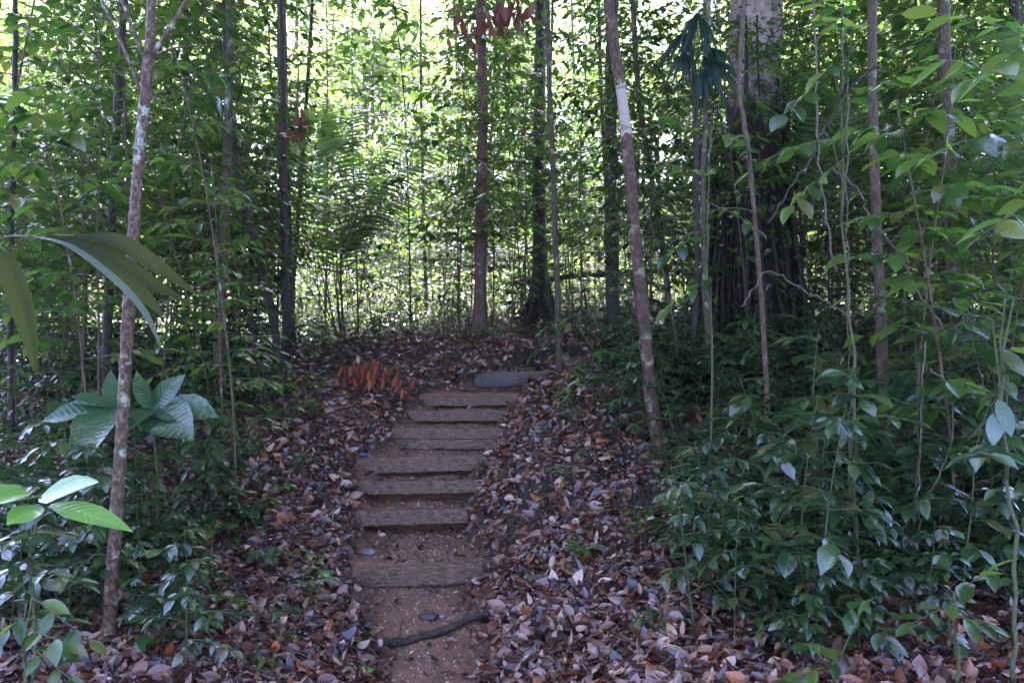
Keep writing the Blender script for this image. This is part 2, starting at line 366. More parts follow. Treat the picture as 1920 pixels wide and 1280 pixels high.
def build_ground():
    ys = np.concatenate([-np.geomspace(1, 41, 14)[::-1]+1.0, np.arange(.5, 4, .25), np.arange(4, 13.4, .055), [6.34, 6.36, 7.44, 7.46, 7.96, 7.98, 8.44, 8.46, 9.03, 9.06, 9.78, 9.80, 10.37, 10.39],
                         np.arange(13.4, 20, .2), np.geomspace(20, 500, 40)])
    ys = np.unique(np.round(ys, 4))
    xr = np.concatenate([np.arange(0, 3.2, .06), 3.2+np.cumsum(np.geomspace(.08, 30, 55))])
    xs = np.unique(np.concatenate([-xr, xr]))
    X, Y = np.meshgrid(xs, ys); Z = gz(X, Y); A = vis(X, Y)
    nx, ny = len(xs), len(ys); V = np.stack([X, Y, Z], -1).reshape(-1, 3)
    At = np.stack([A, A*0, A*0], -1).reshape(-1, 3)
    i = (np.arange(ny-1)[:, None]*nx + np.arange(nx-1)[None, :]).ravel()
    Q = np.stack([i, i+1, i+nx+1, i+nx], -1)
    ctr = V[Q].mean(1); m = pathness(ctr[:, 0], ctr[:, 1]) > .3
    for nm, q in (("ground", Q[~m]), ("path", Q[m])):
        used, inv = np.unique(q, return_inverse=True)
        me = mk_mesh(nm, V[used], inv.ravel(), [4]*len(q), M_GROUND, True, At[used])
        tag(link(nm, me), kind="structure")
build_ground()

def P(px, py, d): return np.array([(px-960)*d/F, d, -(py-640)*d/F])
def onground(px, d): x = (px-960)*d/F; return np.array([x, d, gzf(x, d)])

# ------------------------------------------------------------------ timber steps
def rough_box(x0, x1, y0, y1, z0, z1, nx=60, jit=.0045):
    """box of many cells with worn, slightly uneven edges, bevelled"""
    bm_x = np.linspace(x0, x1, nx); sec = []
    b = .008
    prof = [(y0, z0+b), (y0+b*.6, z0), (y1-b, z0), (y1, z0+b), (y1, z1-b), (y1-b, z1), (y0+b, z1), (y0, z1-b), (y0, (z0+z1)/2)]
    Vv = []
    for k, x in enumerate(bm_x):
        for (yy, zz) in prof:
            Vv.append((x+RS.normal(0, jit*(1 if k in (0, nx-1) else .3)), yy+RS.normal(0, jit*.5), zz+RS.normal(0, jit*.6)))
    n = len(prof); L_ = []; C_ = []
    for k in range(nx-1):
        for j in range(n):
            L_ += [k*n+j, k*n+(j+1) % n, (k+1)*n+(j+1) % n, (k+1)*n+j]; C_.append(4)
    L_ += list(range(n))[::-1] + [(nx-1)*n+j for j in range(n)]; C_ += [n, n]
    return np.array(Vv), L_, C_
blab = ["lowest timber step, a dark wet board nearest the viewer", "second timber step from the bottom, short board with a gap washed out beneath",
        "third timber step from the bottom, brown board with a dark hollow under it", "fourth timber step, the widest board of the flight, half way up",
        "fifth timber step made of two stacked boards", "sixth timber step, second board below the round log's foot", "topmost sawn timber step just below the round log"]
for k, (xl, yl, xr, yr, d, h, tr) in enumerate(BOARDS):
    a = P(xl, yl, d); b_ = P(xr, yr, d); t = thing("timber_step", blab[k], "step", tuple((a+b_)/2), "timber steps up the path")
    Lh = (b_[0]-a[0])/2
    if k == 4:
        bits = [(-.118, 0.0, 0), (-h, -.121, .006)]
    else: bits = [(-h, 0.0, 0)]
    for (z0, z1, off) in bits:
        G = Geo(); V, L_, C_ = rough_box(-Lh, Lh, off, .052+off, z0, z1)
        V[:, 2] += (V[:, 0]/Lh)*(b_[2]-a[2])/2
        G.add(V, L_, C_); G.build("board", M_PLANK, t, smooth=False)
for (d0, z0, xc_, hw_) in ((7.25, -1.575, -.87, .62), (7.80, -1.405, -.93, .62), (8.30, -1.24, -.93, .72), (9.65, -.865, -.66, .66), (10.25, -.68, -.55, .68)):
    G = Geo(); V, L_, C_ = rough_box(-hw_, hw_, .0, .30, -.045, .004, 60, .003); G.add(V, L_, C_, np.tile([1.0, 0, 0], (len(V), 1)))
    o_ = G.build("path", M_GROUND, None, True); o_.location = (xc_, d0+.004, z0); o_["kind"] = "structure"
def log(name, label, P0, P1, r, mat):
    c = (np.array(P0)+np.array(P1))/2
    t = thing(name, label, "log", tuple(c), "round logs across the path")
    pts = bent([P0-c, (P0+P1)/2-c+np.array([0, .01, .008]), P1-c], 26); G = Geo()
    rr = r*(1+.05*np.sin(np.linspace(0, 9, len(pts)))); rr[0] *= .7; rr[1] *= .86; rr[2] *= .93; rr[3] *= .97
    G.tube(pts, rr, 26, .02); G.build("log_body", mat, t)
def log_mat():
    m, nt, b, out = newmat("weathered_log")
    v = mapping(nt, (1.0, 18, 18)); n1 = noise(nt, 5, 8, v, .7); n2 = noise(nt, 4, 4, mapping(nt, (1, 1, 1)))
    col = ramp(nt, [(.3, (.04, .028, .022)), (.5, (.13, .095, .08)), (.7, (.26, .20, .18))], n1)
    col = mixc(nt, mathn(nt, 'MULTIPLY', mathn(nt, 'SUBTRACT', n2, .5), 5, True), col, (.10, .055, .038))
    nt.links.new(col, b.inputs["Base Color"]); b.inputs["Roughness"].default_value = .36
    bump(nt, n1, 1.0, .03, b); return m
M_LOG = log_mat()
log("round_log", "thick round log lying across the path at the top of the steps", P(890, 715, 11.05), P(1085, 709, 11.0), .115, M_LOG)
log("round_log", "thinner log half buried in litter behind the top log on the right", P(1040, 684, 12.1), P(1200, 676, 12.0), .085, M_LOG)

# ------------------------------------------------------------------ litter, grit, twigs
def normals(x, y):
    e = .03; nx = -(gz(x+e, y)-gz(x-e, y))/(2*e); ny = -(gz(x, y+e)-gz(x, y-e))/(2*e)
    n = np.stack([nx, ny, np.ones_like(nx)], -1); return n/np.linalg.norm(n, axis=1)[:, None]
def litter(name, n, y0, y1, half, smin, smax, dens, tmpl, lift):
    y = y0 + (y1-y0)*RS.rand(n); x = (RS.rand(n)*2-1)*half(y) + 0
    p = vis(x, y); keep = RS.rand(n) < dens(x, y, p); x, y, p = x[keep], y[keep], p[keep]; n = len(x)
    nn = normals(x, y); ti = RS.normal(0, .5, (n, 3)); nn = nn + ti; nn /= np.linalg.norm(nn, axis=1)[:, None]
    a = RS.rand(n)*6.283; d = np.stack([np.cos(a), np.sin(a), 0*a], -1); d -= nn*(d*nn).sum(1)[:, None]
    L = smin + (smax-smin)*RS.rand(n)**3.1; L = np.where(p > .4, L*.7, L); W = L*RS.uniform(.14, .29, n)
    z = gz(x, y) + RS.rand(n)**1.5*lift*(1-.7*p) + .006
    pos = np.stack([x, y, z], -1) - d*(L/2)[:, None]
    lv = Leaves(tmpl); lv.add_many(pos, d, nn, L, W, RS.rand(n), RS.normal(0, .3, n), RS.uniform(-.5, .6, n))
    return lv.build(name, M_LIT)
fr = lambda y: .66*y + .8
tag(litter("leaf_litter", 92000, 3.6, 7.6, fr, .022, .15, lambda x, y, p: np.clip(1-1.0*p, np.where(y > 6.3, .14, .05), 1)*np.where(wavy(x, y, 30, 36, 1.7) < -1.1, .45, 1), T_HI, .035), kind="stuff")
tag(litter("leaf_litter", 95000, 7.6, 13.5, fr, .035, .16, lambda x, y, p: np.clip(1-.9*p, 0, 1)*np.where(y > 9, .85, 1), T_MID, .04), kind="stuff")
tag(litter("leaf_litter", 30000, 13.5, 32, fr, .09, .22, lambda x, y, p: 1+0*x, T_LO, .04), kind="stuff")
# small crumbs of broken leaf on the treads
tag(litter("leaf_crumbs", 16000, 4.2, 12.4, lambda y: 1.6+0*y, .012, .05, lambda x, y, p: .2+.8*p, T_LO, .01), kind="stuff")
def grit():
    n = 13000; y = RS.uniform(4.2, 12.2, n); s = RS.normal(0, .28, n); x = np.interp(y, XC_D, XC_X)+s
    r = .0035+.010*RS.rand(n)**4; base = np.array([[1, 0, -.4], [-.5, .87, -.4], [-.5, -.87, -.4], [0, 0, .8]])
    c = np.stack([x, y, gz(x, y)+r*.3], -1); th = RS.rand(n)*6.28
    cs, sn = np.cos(th), np.sin(th)
    b = base[None]*RS.uniform(.6, 1.3, (n, 4, 1)); bx = b[..., 0]*cs[:, None]-b[..., 1]*sn[:, None]; by = b[..., 0]*sn[:, None]+b[..., 1]*cs[:, None]
    V = c[:, None]+np.stack([bx, by, b[..., 2]], -1)*r[:, None, None]
    f = np.array([0, 1, 3, 1, 2, 3, 2, 0, 3]); L_ = (f[None]+np.arange(n)[:, None]*4).ravel()
    A = np.zeros((n, 4, 3)); A[..., 2] = RS.rand(n)[:, None]**1.6
    tag(link("path_grit", mk_mesh("path_grit", V.reshape(-1, 3), L_, [3]*(3*n), M_GRIT, False, A.reshape(-1, 3))), kind="stuff")
grit()
G = Geo()
for _ in range(3000):
    y = RS.uniform(4, 14); x = RS.uniform(-1, 1)*fr(y)
    if pathness(x, y) > .3 and RS.rand() < .75: continue
    L_ = RS.uniform(.1, .55); a = RS.rand()*6.28; q = []
    for t in np.linspace(-.5, .5, 5):
        xx = x+math.cos(a)*L_*t+RS.normal(0, .01); yy = y+math.sin(a)*L_*t+RS.normal(0, .01); q.append((xx, yy, gzf(xx, yy)+.012+RS.rand()*.03))
    r = RS.uniform(.0015, .006); G.tube(q, [r, r, r*.9, r*.8, r*.5], 4)
tag(G.build("fallen_twigs", M_TWIG), kind="stuff")
def tangle():
    G = Geo()
    for _ in range(3600):
        y = 8+RS.rand()**.8*18; x = RS.uniform(-1, 1)*fr(y); s_ = x-float(np.interp(y, XC_D, XC_X))
        if abs(s_) < (1.7 if y < 12.7 else .0) or (y < 12.9 and x > 0 and s_ < 2.2): continue
        h = RS.uniform(.35, 1.9)*(1 if y > 12 else .8); a = RS.rand()*6.28; l_ = RS.uniform(.05, .55)*h; z = gzf(x, y)-.03
        p0 = np.array([x, y, z]); e = p0+np.array([math.cos(a)*l_, math.sin(a)*l_, h]); pl = bent([p0, (p0+e)/2+RS.normal(0, .06*h, 3), e], 6, .012*h)
        r = RS.uniform(.002, .0055)+.0006*h; G.tube(pl, np.linspace(r, r*.4, len(pl)), 4, cap=False)
        if RS.rand() < .6:
            k = 3; b_ = pl[k]+RS.normal(0, .22*h, 3)*np.array([1, 1, .6])+np.array([0, 0, .12*h]); G.tube(bent([pl[k], (pl[k]+b_)/2+RS.normal(0, .03, 3), b_], 4), np.full(5, r*.5), 3, cap=False)
    tag(G.build("undergrowth_stems", M_BARKD), kind="stuff")
tangle()

# ------------------------------------------------------------------ foliage generators (local coordinates, base at the origin)
UP = np.array([0, 0, 1.0])
def unit(v): return v/(np.linalg.norm(v)+1e-9)
def spray(lv, G, o, d, length, nl, L, droop=.25, wr=.20, r=None, tw=.004, flat=.25, curl=.2, ang=55):
    """a twig with two rows of leaves lying in a roughly level plane"""
    d = unit(np.asarray(d, float)); k = 5; pts = [np.asarray(o, float)]; dd = d.copy()
    for _ in range(k):
        dd = unit(dd + np.array([0, 0, -droop/k]) + RS.normal(0, .07, 3)); pts.append(pts[-1]+dd*length/k)
    pts = np.array(pts); G.tube(pts, np.linspace(tw, tw*.45, k+1), 3, cap=False)
    for i in range(nl):
        t = (i+.7)/nl*k; j = min(int(t), k-1); f = t-j; p = pts[j]*(1-f)+pts[j+1]*f
        ax = unit(pts[j+1]-pts[j]); side = unit(np.cross(ax, UP)+RS.normal(0, .12, 3)); sgn = 1 if i % 2 else -1
        a = math.radians(ang+RS.normal(0, 10)); ld = ax*math.cos(a)+side*sgn*math.sin(a) + np.array([0, 0, -RS.uniform(-.05, .45)])
        if i == nl-1: ld = ax
        n = UP + RS.normal(0, flat, 3) + ax*.1
        ll = L*RS.uniform(.65, 1.15); lv.add(p, ld, n, ll, ll*wr*RS.uniform(.85, 1.15), r, curl*RS.uniform(.3, 1.8), RS.uniform(.05, .4))
    return pts

def make_sapling(h, first, nb, blen, L, nleaf, tmpl=T_MID, wr=.2, lean=.05, r0=.012, mat=M_LEAF, bark=M_BARK, sub=2, spread_up=.35):
    G = Geo(); lv = Leaves(tmpl)
    n = 9; a = RS.rand()*6.28; ctrl = [np.array([lean*h*t*t*math.cos(a), lean*h*t*t*math.sin(a), h*t])+RS.normal(0, .012*h*t, 3)*np.array([1, 1, 0]) for t in np.linspace(0, 1, 5)]
    tr = bent(ctrl, 16); G.tube(tr, np.linspace(r0, r0*.3, len(tr)), 6, .06)
    az = RS.rand()*6.28
    for b in range(nb):
        t = first+(1-first)*(b+RS.rand()*.6)/nb; idx = t*(len(tr)-1); j = min(int(idx), len(tr)-2); p = tr[j]+(tr[j+1]-tr[j])*(idx-j)
        az += 2.4+RS.normal(0, .5); bl = blen*(1.15-.65*t)*RS.uniform(.6, 1.25)
        d = np.array([math.cos(az), math.sin(az), spread_up*RS.uniform(.3, 1.4)])
        pts = spray(lv, G, p, d, bl, max(3, int(nleaf*bl/blen)), L, droop=.45, wr=wr, tw=.0025+.006*bl)
        for s_ in range(sub):
            q = pts[1+s_] if 1+s_ < len(pts) else pts[-1]; sa = az+(1 if s_ % 2 else -1)*RS.uniform(.6, 1.1)
            spray(lv, G, q, (math.cos(sa), math.sin(sa), .15), bl*RS.uniform(.35, .6), max(3, int(nleaf*.55*bl/blen)), L*.95, droop=.35, wr=wr, tw=.0025)
    for _ in range(int(nb*.35)):
        j = RS.randint(2, len(tr)-2); a = RS.rand()*6.28; l_ = blen*RS.uniform(.3, .9); p = tr[j]; e = p+np.array([math.cos(a)*l_, math.sin(a)*l_, RS.uniform(-.5, .6)*l_])
        G.tube(bent([p, (p+e)/2+RS.normal(0, .09*l_, 3), e], 7, .02*l_), np.linspace(.0045, .0018, 7), 3, cap=False)
    return G.mesh("trunk", bark), lv.mesh("crown", mat)

def place(name, label, cat, parts, loc, rz=0, s=1.0, group=None, tilt=(0, 0)):
    r = thing(name, label, cat, tuple(loc), group); r.rotation_euler = (tilt[0], tilt[1], rz); r.scale = (s, s, s)
    for pn, me in parts: link(pn, me, r)
    return r

# --- prototypes
TALL = [make_sapling(RS.uniform(5.2, 8.0), RS.uniform(.14, .42), 34, 1.15, RS.uniform(.155, .21), 11, wr=RS.uniform(.20, .28), r0=.016, lean=RS.uniform(.02, .16), bark=random.choice([M_BARK, M_BARKD, M_BARKD]), sub=3) for _ in range(8)]
MIDS = [make_sapling(RS.uniform(2.4, 4.2), RS.uniform(.15, .35), 20, .85, RS.uniform(.14, .19), 9, lean=RS.uniform(.04, .25), wr=RS.uniform(.18, .26), r0=.012, bark=random.choice([M_BARK, M_BARKG, M_BARKD]), mat=random.choice([M_LEAF, M_DARK])) for _ in range(7)]
LOWS = [make_sapling(RS.uniform(.6, 1.5), .22, 12, .42, RS.uniform(.11, .17), 8, lean=RS.uniform(.05, .35), tmpl=T_HI, wr=RS.uniform(.2, .27), r0=.006, bark=M_STEM, mat=M_DARK, sub=1) for _ in range(7)]
def make_seedling(h, n, L, wr=.24, mat=M_DARK, tmpl=T_HI):
    G = Geo(); lv = Leaves(tmpl); top = np.array([RS.normal(0, .03), RS.normal(0, .03), h]); pts = bent([np.zeros(3), top*.5+RS.normal(0, .01, 3), top], 4)
    G.tube(pts, np.linspace(.0035, .002, len(pts)), 4)
    az = RS.rand()*6.28
    for i in range(n):
        az += 2.4; t = 1 if i < n*.6 else RS.uniform(.4, .9); p = top*t
        d = np.array([math.cos(az), math.sin(az), RS.uniform(-.1, .5)]); ll = L*RS.uniform(.7, 1.1)
        G.tube([p, p+unit(d)*.02], [.0015, .0015], 3, cap=False)
        lv.add(p+unit(d)*.02, d, UP, ll, ll*wr, None, RS.uniform(.15, .5), RS.uniform(.1, .35))
    return G.mesh("stem", M_STEM), lv.mesh("foliage", mat)
SEEDS = [make_seedling(RS.uniform(.08, .30), random.choice([6, 8, 10, 14]), RS.uniform(.10, .18), RS.uniform(.18, .3), random.choice([M_DARK, M_LEAF, M_SEED])) for _ in range(12)]

def crown_mesh(R, H, ncl, per, L, tmpl=T_LO, mat=M_LEAF, wr=.24):
    """a wide crown: leaf clumps at the ends of limbs"""
    lv = Leaves(tmpl); pp = []; dd = []; nn = []
    for _ in range(ncl):
        a = RS.rand()*6.28; rr = R*math.sqrt(RS.rand()); c = np.array([rr*math.cos(a), rr*math.sin(a), H*(RS.uniform(-.5, .5))*(1-.4*rr/R)])
        m = int(per*RS.uniform(.6, 1.4)); q = RS.normal(0, 1, (m, 3))*np.array([.55, .55, .22])*R*.2
        pp.append(c+q); dr = RS.normal(0, 1, (m, 3)); dr[:, 2] = dr[:, 2]*.35-.25; dd.append(dr); nn.append(UP+RS.normal(0, .35, (m, 3)))
    pp = np.concatenate(pp); m = len(pp); LL = L*RS.uniform(.6, 1.2, m)
    lv.add_many(pp, np.concatenate(dd), np.concatenate(nn), LL, LL*wr, RS.rand(m), RS.uniform(0, .4, m), RS.uniform(0, .5, m))
    return lv.mesh("crown", mat)
CROWNS = [crown_mesh(3.6, 2.4, 110, 46, .30) for _ in range(3)]
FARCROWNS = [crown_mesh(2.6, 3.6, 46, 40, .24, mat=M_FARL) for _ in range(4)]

# ------------------------------------------------------------------ named trees, traced as polylines at their own distance
def tree(label, d, pts, wpx, bark, crown=None, height=11.0, flare=1.6, sprays=None, group="trees with trunks you can follow", sides=12, rough=.05, limb=True, name="tree", rings=36):
    """pts = photo points from the foot up; continues to its real height above the frame"""
    base = onground(pts[0][0], d); pts3 = [P(px, py, d) for px, py in pts]
    off = pts3[0].copy(); pts3[0] = base.copy(); pts3[0][2] -= .06
    pts3 = [p for i, p in enumerate(pts3) if i == 0 or p[2] > base[2]+.15]
    v = unit(pts3[-1]-pts3[-2]); v = unit(v*.5+UP*.5)
    z = pts3[-1][2]
    if height > z+.5: pts3.append(pts3[-1]+v*(height-z)*.5); pts3.append(pts3[-1]+v*(height-z)*.5)
    pts3 = np.array(pts3)-base; pl = bent(pts3, rings, .004 if rings < 50 else .0012)
    r = .80*np.interp(pl[:, 2], [p[2] for p in np.array([P(a, b, d) for a, b in pts])-base], np.array(wpx)*d/F/2)
    hh = pl[:, 2]; r = r*np.where(hh > pts3[len(pts)-1][2] if len(pts3) > len(pts) else 1e9, np.clip(1-.5*(hh-pts3[-3 if len(pts3) > len(pts) else -1][2])/max(1, height), .4, 1), 1)
    r = r*(1+(flare-1)*np.exp(-np.clip(hh, 0, None)/.16))*(1+.05*np.sin(hh*5+d)+.035*np.sin(hh*13+2*d))
    t = thing(name, label, "tree", tuple(base), group); G = Geo(); G.tube(pl, r, sides, rough)
    lv = Leaves(T_MID)
    if sprays:
        for (h0, az, ln, L) in sprays:
            j = int(np.argmin(abs(hh-h0))); spray(lv, G, pl[j], (math.cos(az), math.sin(az), .25), ln, int(ln*13), L, droop=.4, tw=.007)
    if limb:
        tp = pl[-1]
        for k in range(5):
            a = k*1.26+RS.rand(); e = tp+np.array([math.cos(a)*1.6, math.sin(a)*1.6, RS.uniform(.2, 1.2)]); s0 = pl[-3-k % 3]
            G.tube(bent([s0, (s0+e)/2+np.array([0, 0, .2]), e], 6), np.linspace(r[-1]*.8, r[-1]*.3, 7)[:len(bent([s0, (s0+e)/2, e], 6))], 6)
    G.build("trunk", bark, t)
    if lv.p: lv.build("foliage", M_LEAF, t)
    if crown is not None:
        c = link("crown", crown, t); c.location = tuple(pl[-1]); c.rotation_euler = (0, 0, RS.rand()*6.28); c.scale = (1.25,)*3
    return t, pl, base
C0, C1, C2 = CROWNS
t1, pl1, b1 = tree("pale brown tree with lichen patches and forked top, left foreground", 4.6, [(203, 1235), (212, 1060), (224, 880), (243, 560), (258, 330), (277, 130), (285, -40)], [29, 28, 28, 27, 26, 24, 20], M_BARKL, None, 8.5, 1.5, sides=18, rough=.05, rings=260)
for path_, w0 in (([(272, 110), (250, 60), (222, -20)], 9), ([(281, 108), (318, 55), (356, -10)], 10), ([(264, 175), (240, 110), (188, -5)], 7), ([(279, 110), (330, 90), (400, 85)], 4)):
    G = Geo(); q = bent([P(x, y, 4.6)-b1 for x, y in path_], 8); G.tube(q, np.linspace(w0*4.6/F/2, w0*4.6/F/2*.7, len(q)), 6, .05); G.build("branch", M_BARKL, t1)
tree("leaning slender tree with a pale bare band on its trunk", 7.3, [(1243, 950), (1222, 760), (1207, 600), (1191, 440), (1178, 290), (1166, 180), (1148, 60), (1138, -60)], [32, 31, 30, 29, 27, 26, 25, 25], M_BAND, None, 9.0, 1.25, [(2.1, 2.8, .5, .14), (1.7, .4, .6, .14)], sides=16, rough=.035, rings=220)
tree("straight grey green stem of a young tree right of the big dark trunk", 6.5, [(1662, 965), (1656, 700), (1645, 450), (1637, 200), (1634, -30)], [27, 25, 23, 21, 20], M_BARKG, None, 8.0, 1.3, [(2.4, 3.4, .8, .15), (2.0, .2, .8, .15), (2.7, 1.0, .9, .15)])
tree("mottled grey trunk near the right edge, behind large leaves", 8.2, [(1795, 860), (1786, 500), (1778, 250), (1768, -30)], [30, 30, 28, 26], M_BARKG, C0, 9.5, 1.4, [(2.4, 3.4, .8, .15)])
tree("brown trunk standing on the cut earth bank behind the log, left of the buttressed tree", 12.9, [(899, 632), (902, 400), (905, 200), (901, -30)], [30, 27, 24, 22], M_BARK, C1, 12.0, 1.7, [(4.2, 3.1, 1.2, .15), (3.5, 5.5, 1.2, .15), (3.0, .5, 1.1, .15)])
t7, pl7, b7 = tree("dark trunk with a spread buttressed foot on the rise behind the log", 15.0, [(1014, 590), (1012, 470), (1010, 300), (1013, 120), (1013, -30)], [44, 34, 28, 27, 26], M_BARKD, C2, 13.0, 1.5, [(5, .5, 1.4, .16)])
G = Geo()
for a in (0.2, 1.5, 2.9, 4.2, 5.2):
    q = bent([np.array([math.cos(a)*.06, math.sin(a)*.06, .85]), np.array([math.cos(a)*.2, math.sin(a)*.2, .35]), np.array([math.cos(a)*.42, math.sin(a)*.42, -.05])], 8); G.tube(q, np.linspace(.09, .06, len(q)), 7, .08)
G.build("buttress", M_BARKD, t7)
tree("thin straight pole of a tree crossing the right end of the top log", 10.5, [(1050, 770), (1047, 600), (1038, 350), (1028, 100), (1026, -30)], [17, 15, 13, 12, 11], M_BARKG, C0, 9.0, 1.4, [(3.6, .3, .9, .14), (3.2, 3.0, .9, .14)])
tree("dark trunk between the leaning tree and the thin pole", 12.0, [(1152, 640), (1146, 480), (1145, 200), (1149, -30)], [34, 30, 29, 28], M_BARKD, C1, 12.0, 1.4, [(4, 3.4, 1.2, .15), (3, .4, 1.0, .15)])
tree("dark slim trunk behind the pale foreground tree on the left", 8.6, [(196, 830), (201, 640), (214, 330), (226, 120), (234, -30)], [22, 21, 19, 18, 17], M_BARKD, C2, 9.0, 1.3, [(2.8, .4, 1.0, .14)])
tree("grey trunk at left with whorled palm like leaves half way up", 9.0, [(406, 810), (412, 620), (420, 450), (426, 300), (431, 120), (432, -30)], [27, 25, 24, 21, 18, 17], M_BARKG, C0, 10.0, 1.4)
tree("crooked dark trunk leaning left, beside the grey trunk on the left", 11.0, [(527, 700), (512, 600), (492, 500), (462, 385), (440, 280), (425, 120), (420, -30)], [20, 19, 18, 17, 16, 14, 13], M_BARKD, C1, 9.5, 1.3)
tree("dark trunk just left of the arching palm clump", 13.5, [(541, 610), (536, 420), (531, 220), (528, -30)], [30, 27, 24, 22], M_BARKD, C2, 12.0, 1.4, [(4, 1, 1.2, .15)])
tree("thin dark trunk in the left thicket, next to the left edge", 8.0, [(22, 830), (20, 500), (28, 200), (30, -30)], [15, 13, 12, 11], M_BARKD, C0, 8.0, 1.2, [(3, .3, .9, .14)])
tree("pale thin trunk rising beside the big flaky tree, on its left", 8.5, [(1345, 830), (1328, 640), (1318, 440), (1322, 200), (1330, -30)], [15, 14, 13, 12, 12], M_BARKG, C2, 8.5, 1.2, [(3, 3.3, .9, .15), (2.5, 5.5, .8, .15)])
tree("thin brown stem in front of the big flaky tree", 7.2, [(1440, 860), (1432, 620), (1405, 300), (1385, 150), (1400, -30)], [14, 12, 11, 11, 10], M_BARK, None, 6.5, 1.2, [(2.6, 4.5, .7, .14), (2.1, 3.6, .7, .14)], limb=False)
tree("far dark trunk at the right edge of the picture", 10.0, [(1880, 760), (1893, 400), (1905, 200), (1900, -30)], [26, 24, 23, 22], M_BARKD, C1, 10.0, 1.3)
tree("slim pale trunk behind the right end of the leaning tree", 11.0, [(1255, 690), (1245, 480), (1200, 200), (1185, -30)], [16, 14, 13, 12], M_BARKG, C0, 9.5, 1.3, [(3.5, .4, 1, .15)])

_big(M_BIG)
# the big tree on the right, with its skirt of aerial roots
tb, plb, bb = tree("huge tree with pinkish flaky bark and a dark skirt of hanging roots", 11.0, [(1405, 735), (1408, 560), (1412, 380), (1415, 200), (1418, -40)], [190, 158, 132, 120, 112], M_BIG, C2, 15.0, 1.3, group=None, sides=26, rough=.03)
G = Geo()
for k in range(130):
    a = RS.uniform(0, 6.28); r0 = .44+.14*RS.rand(); r1 = r0+RS.uniform(.05, .42); h0 = RS.uniform(1.0, 4.4)
    if math.sin(a) > .4: continue
    q = bent([np.array([math.cos(a)*r0, math.sin(a)*r0, h0]), np.array([math.cos(a)*(r0+.04), math.sin(a)*(r0+.06), h0*.6]), np.array([math.cos(a)*(r0*.5+r1*.5), math.sin(a)*(r0*.5+r1*.5), h0*.28]), np.array([math.cos(a+.1)*r1, math.sin(a+.1)*r1, -.1])], 12, .008)
    G.tube(q+np.cumsum(RS.normal(0, .008, q.shape), 0), np.linspace(.012, .035, len(q))*RS.uniform(.4, 1.5), 6, .15)
G.build("aerial_roots", M_ROOT, tb)
lv = Leaves(T_MID)
for k in range(900):
    a = RS.uniform(3.3, 6.1); z = RS.uniform(.2, 4.2); r = .52+.35*max(0, 1-z/2.2)+RS.rand()*.22; ll = RS.uniform(.07, .17)
    if RS.rand() < .5*math.sin(a*3+z*2.2)+.3: continue
    lv.add(np.array([math.cos(a)*r, math.sin(a)*r, z]), np.array([math.cos(a)+RS.normal(0, .6), math.sin(a)+RS.normal(0, .6), -RS.rand()]), UP*.8+np.array([math.cos(a), math.sin(a), 0])*.6+RS.normal(0, .25, 3), ll, ll*RS.uniform(.2, .3), None, .2, .3)
lv.build("climbing_leaves", M_LEAF, tb)

# ------------------------------------------------------------------ lianas and hanging roots
def liana(label, d, pts, wpx, mat=M_PALEBARK, d2=None):
    d2 = d2 or d; n = len(pts); q = [P(px, py, d+(d2-d)*i/(n-1)) for i, (px, py) in enumerate(pts)]
    o = np.array(q[0]); G = Geo(); pl = bent([p-o for p in q], 34, .009); G.tube(pl, np.full(len(pl), .62*wpx*d/F/2)*RS.uniform(.7, 1.2, len(pl)), 6, .12)
    t = thing("liana", label, "vine", tuple(o), "thin vines on the right"); G.build("vine_stem", mat, t)
liana("pale hanging vine that forks down right of the big flaky tree", 6.0, [(1525, -60), (1530, 120), (1538, 330), (1562, 480), (1568, 510)], 6)
liana("thin pale vine looping from a branch beside the grey green stem", 6.0, [(1560, 315), (1610, 360), (1640, 420), (1690, 480), (1730, 560), (1790, 640)], 6)
liana("long thin vine bending down to the ground at lower right", 5.0, [(1735, 640), (1728, 800), (1718, 930), (1725, 990), (1700, 1090), (1680, 1180), (1665, 1290)], 5)
liana("second thin vine crossing the first at lower right", 5.0, [(1745, 690), (1785, 740), (1775, 860), (1715, 960), (1640, 1060), (1560, 1180)], 5)
liana("crooked bare branch reaching left in front of the big dark trunk", 6.2, [(1600, 600), (1520, 550), (1440, 510), (1415, 540), (1390, 575)], 6)
liana("vertical thread like vine left of the grey green stem", 6.4, [(1590, 150), (1588, 400), (1592, 640), (1600, 900)], 4)
liana("dark slanting vine in front of the leaves at upper right", 4.6, [(1650, 120), (1590, 170), (1520, 290), (1440, 420)], 6, M_BARKD)

# ------------------------------------------------------------------ palms
def blade(lv_geo, pts, widths, nrm, pleat=.0, cells=6, mat_r=.5):
    """a long leaf blade following a centre line, with thickness of form from pleats"""
    pl = bent(pts, 18); n = len(pl); W = np.interp(np.linspace(0, 1, n), np.linspace(0, 1, len(widths)), widths)
    T = np.gradient(pl, axis=0); T /= np.linalg.norm(T, axis=1)[:, None]
    S = np.cross(T, nrm); S /= np.linalg.norm(S, axis=1)[:, None]; Nn = np.cross(S, T)
    u = np.linspace(-1, 1, cells+1); z = np.abs(u)[None, :]*W[:, None]*.3 + pleat*(np.arange(cells+1) % 2)[None, :]*W[:, None]
    V = pl[:, None]+S[:, None]*(u[None, :]*W[:, None])[..., None]+Nn[:, None]*z[..., None]
    m = cells+1; i = (np.arange(n-1)[:, None]*m+np.arange(cells)[None]).ravel(); q = np.stack([i, i+1, i+m+1, i+m], -1).ravel()
    A = np.stack([np.broadcast_to(u[None], (n, m)), np.broadcast_to(np.linspace(0, 1, n)[:, None], (n, m)), np.full((n, m), mat_r)], -1)
    lv_geo.add(V.reshape(-1, 3), q, [4]*((n-1)*cells), A.reshape(-1, 3))
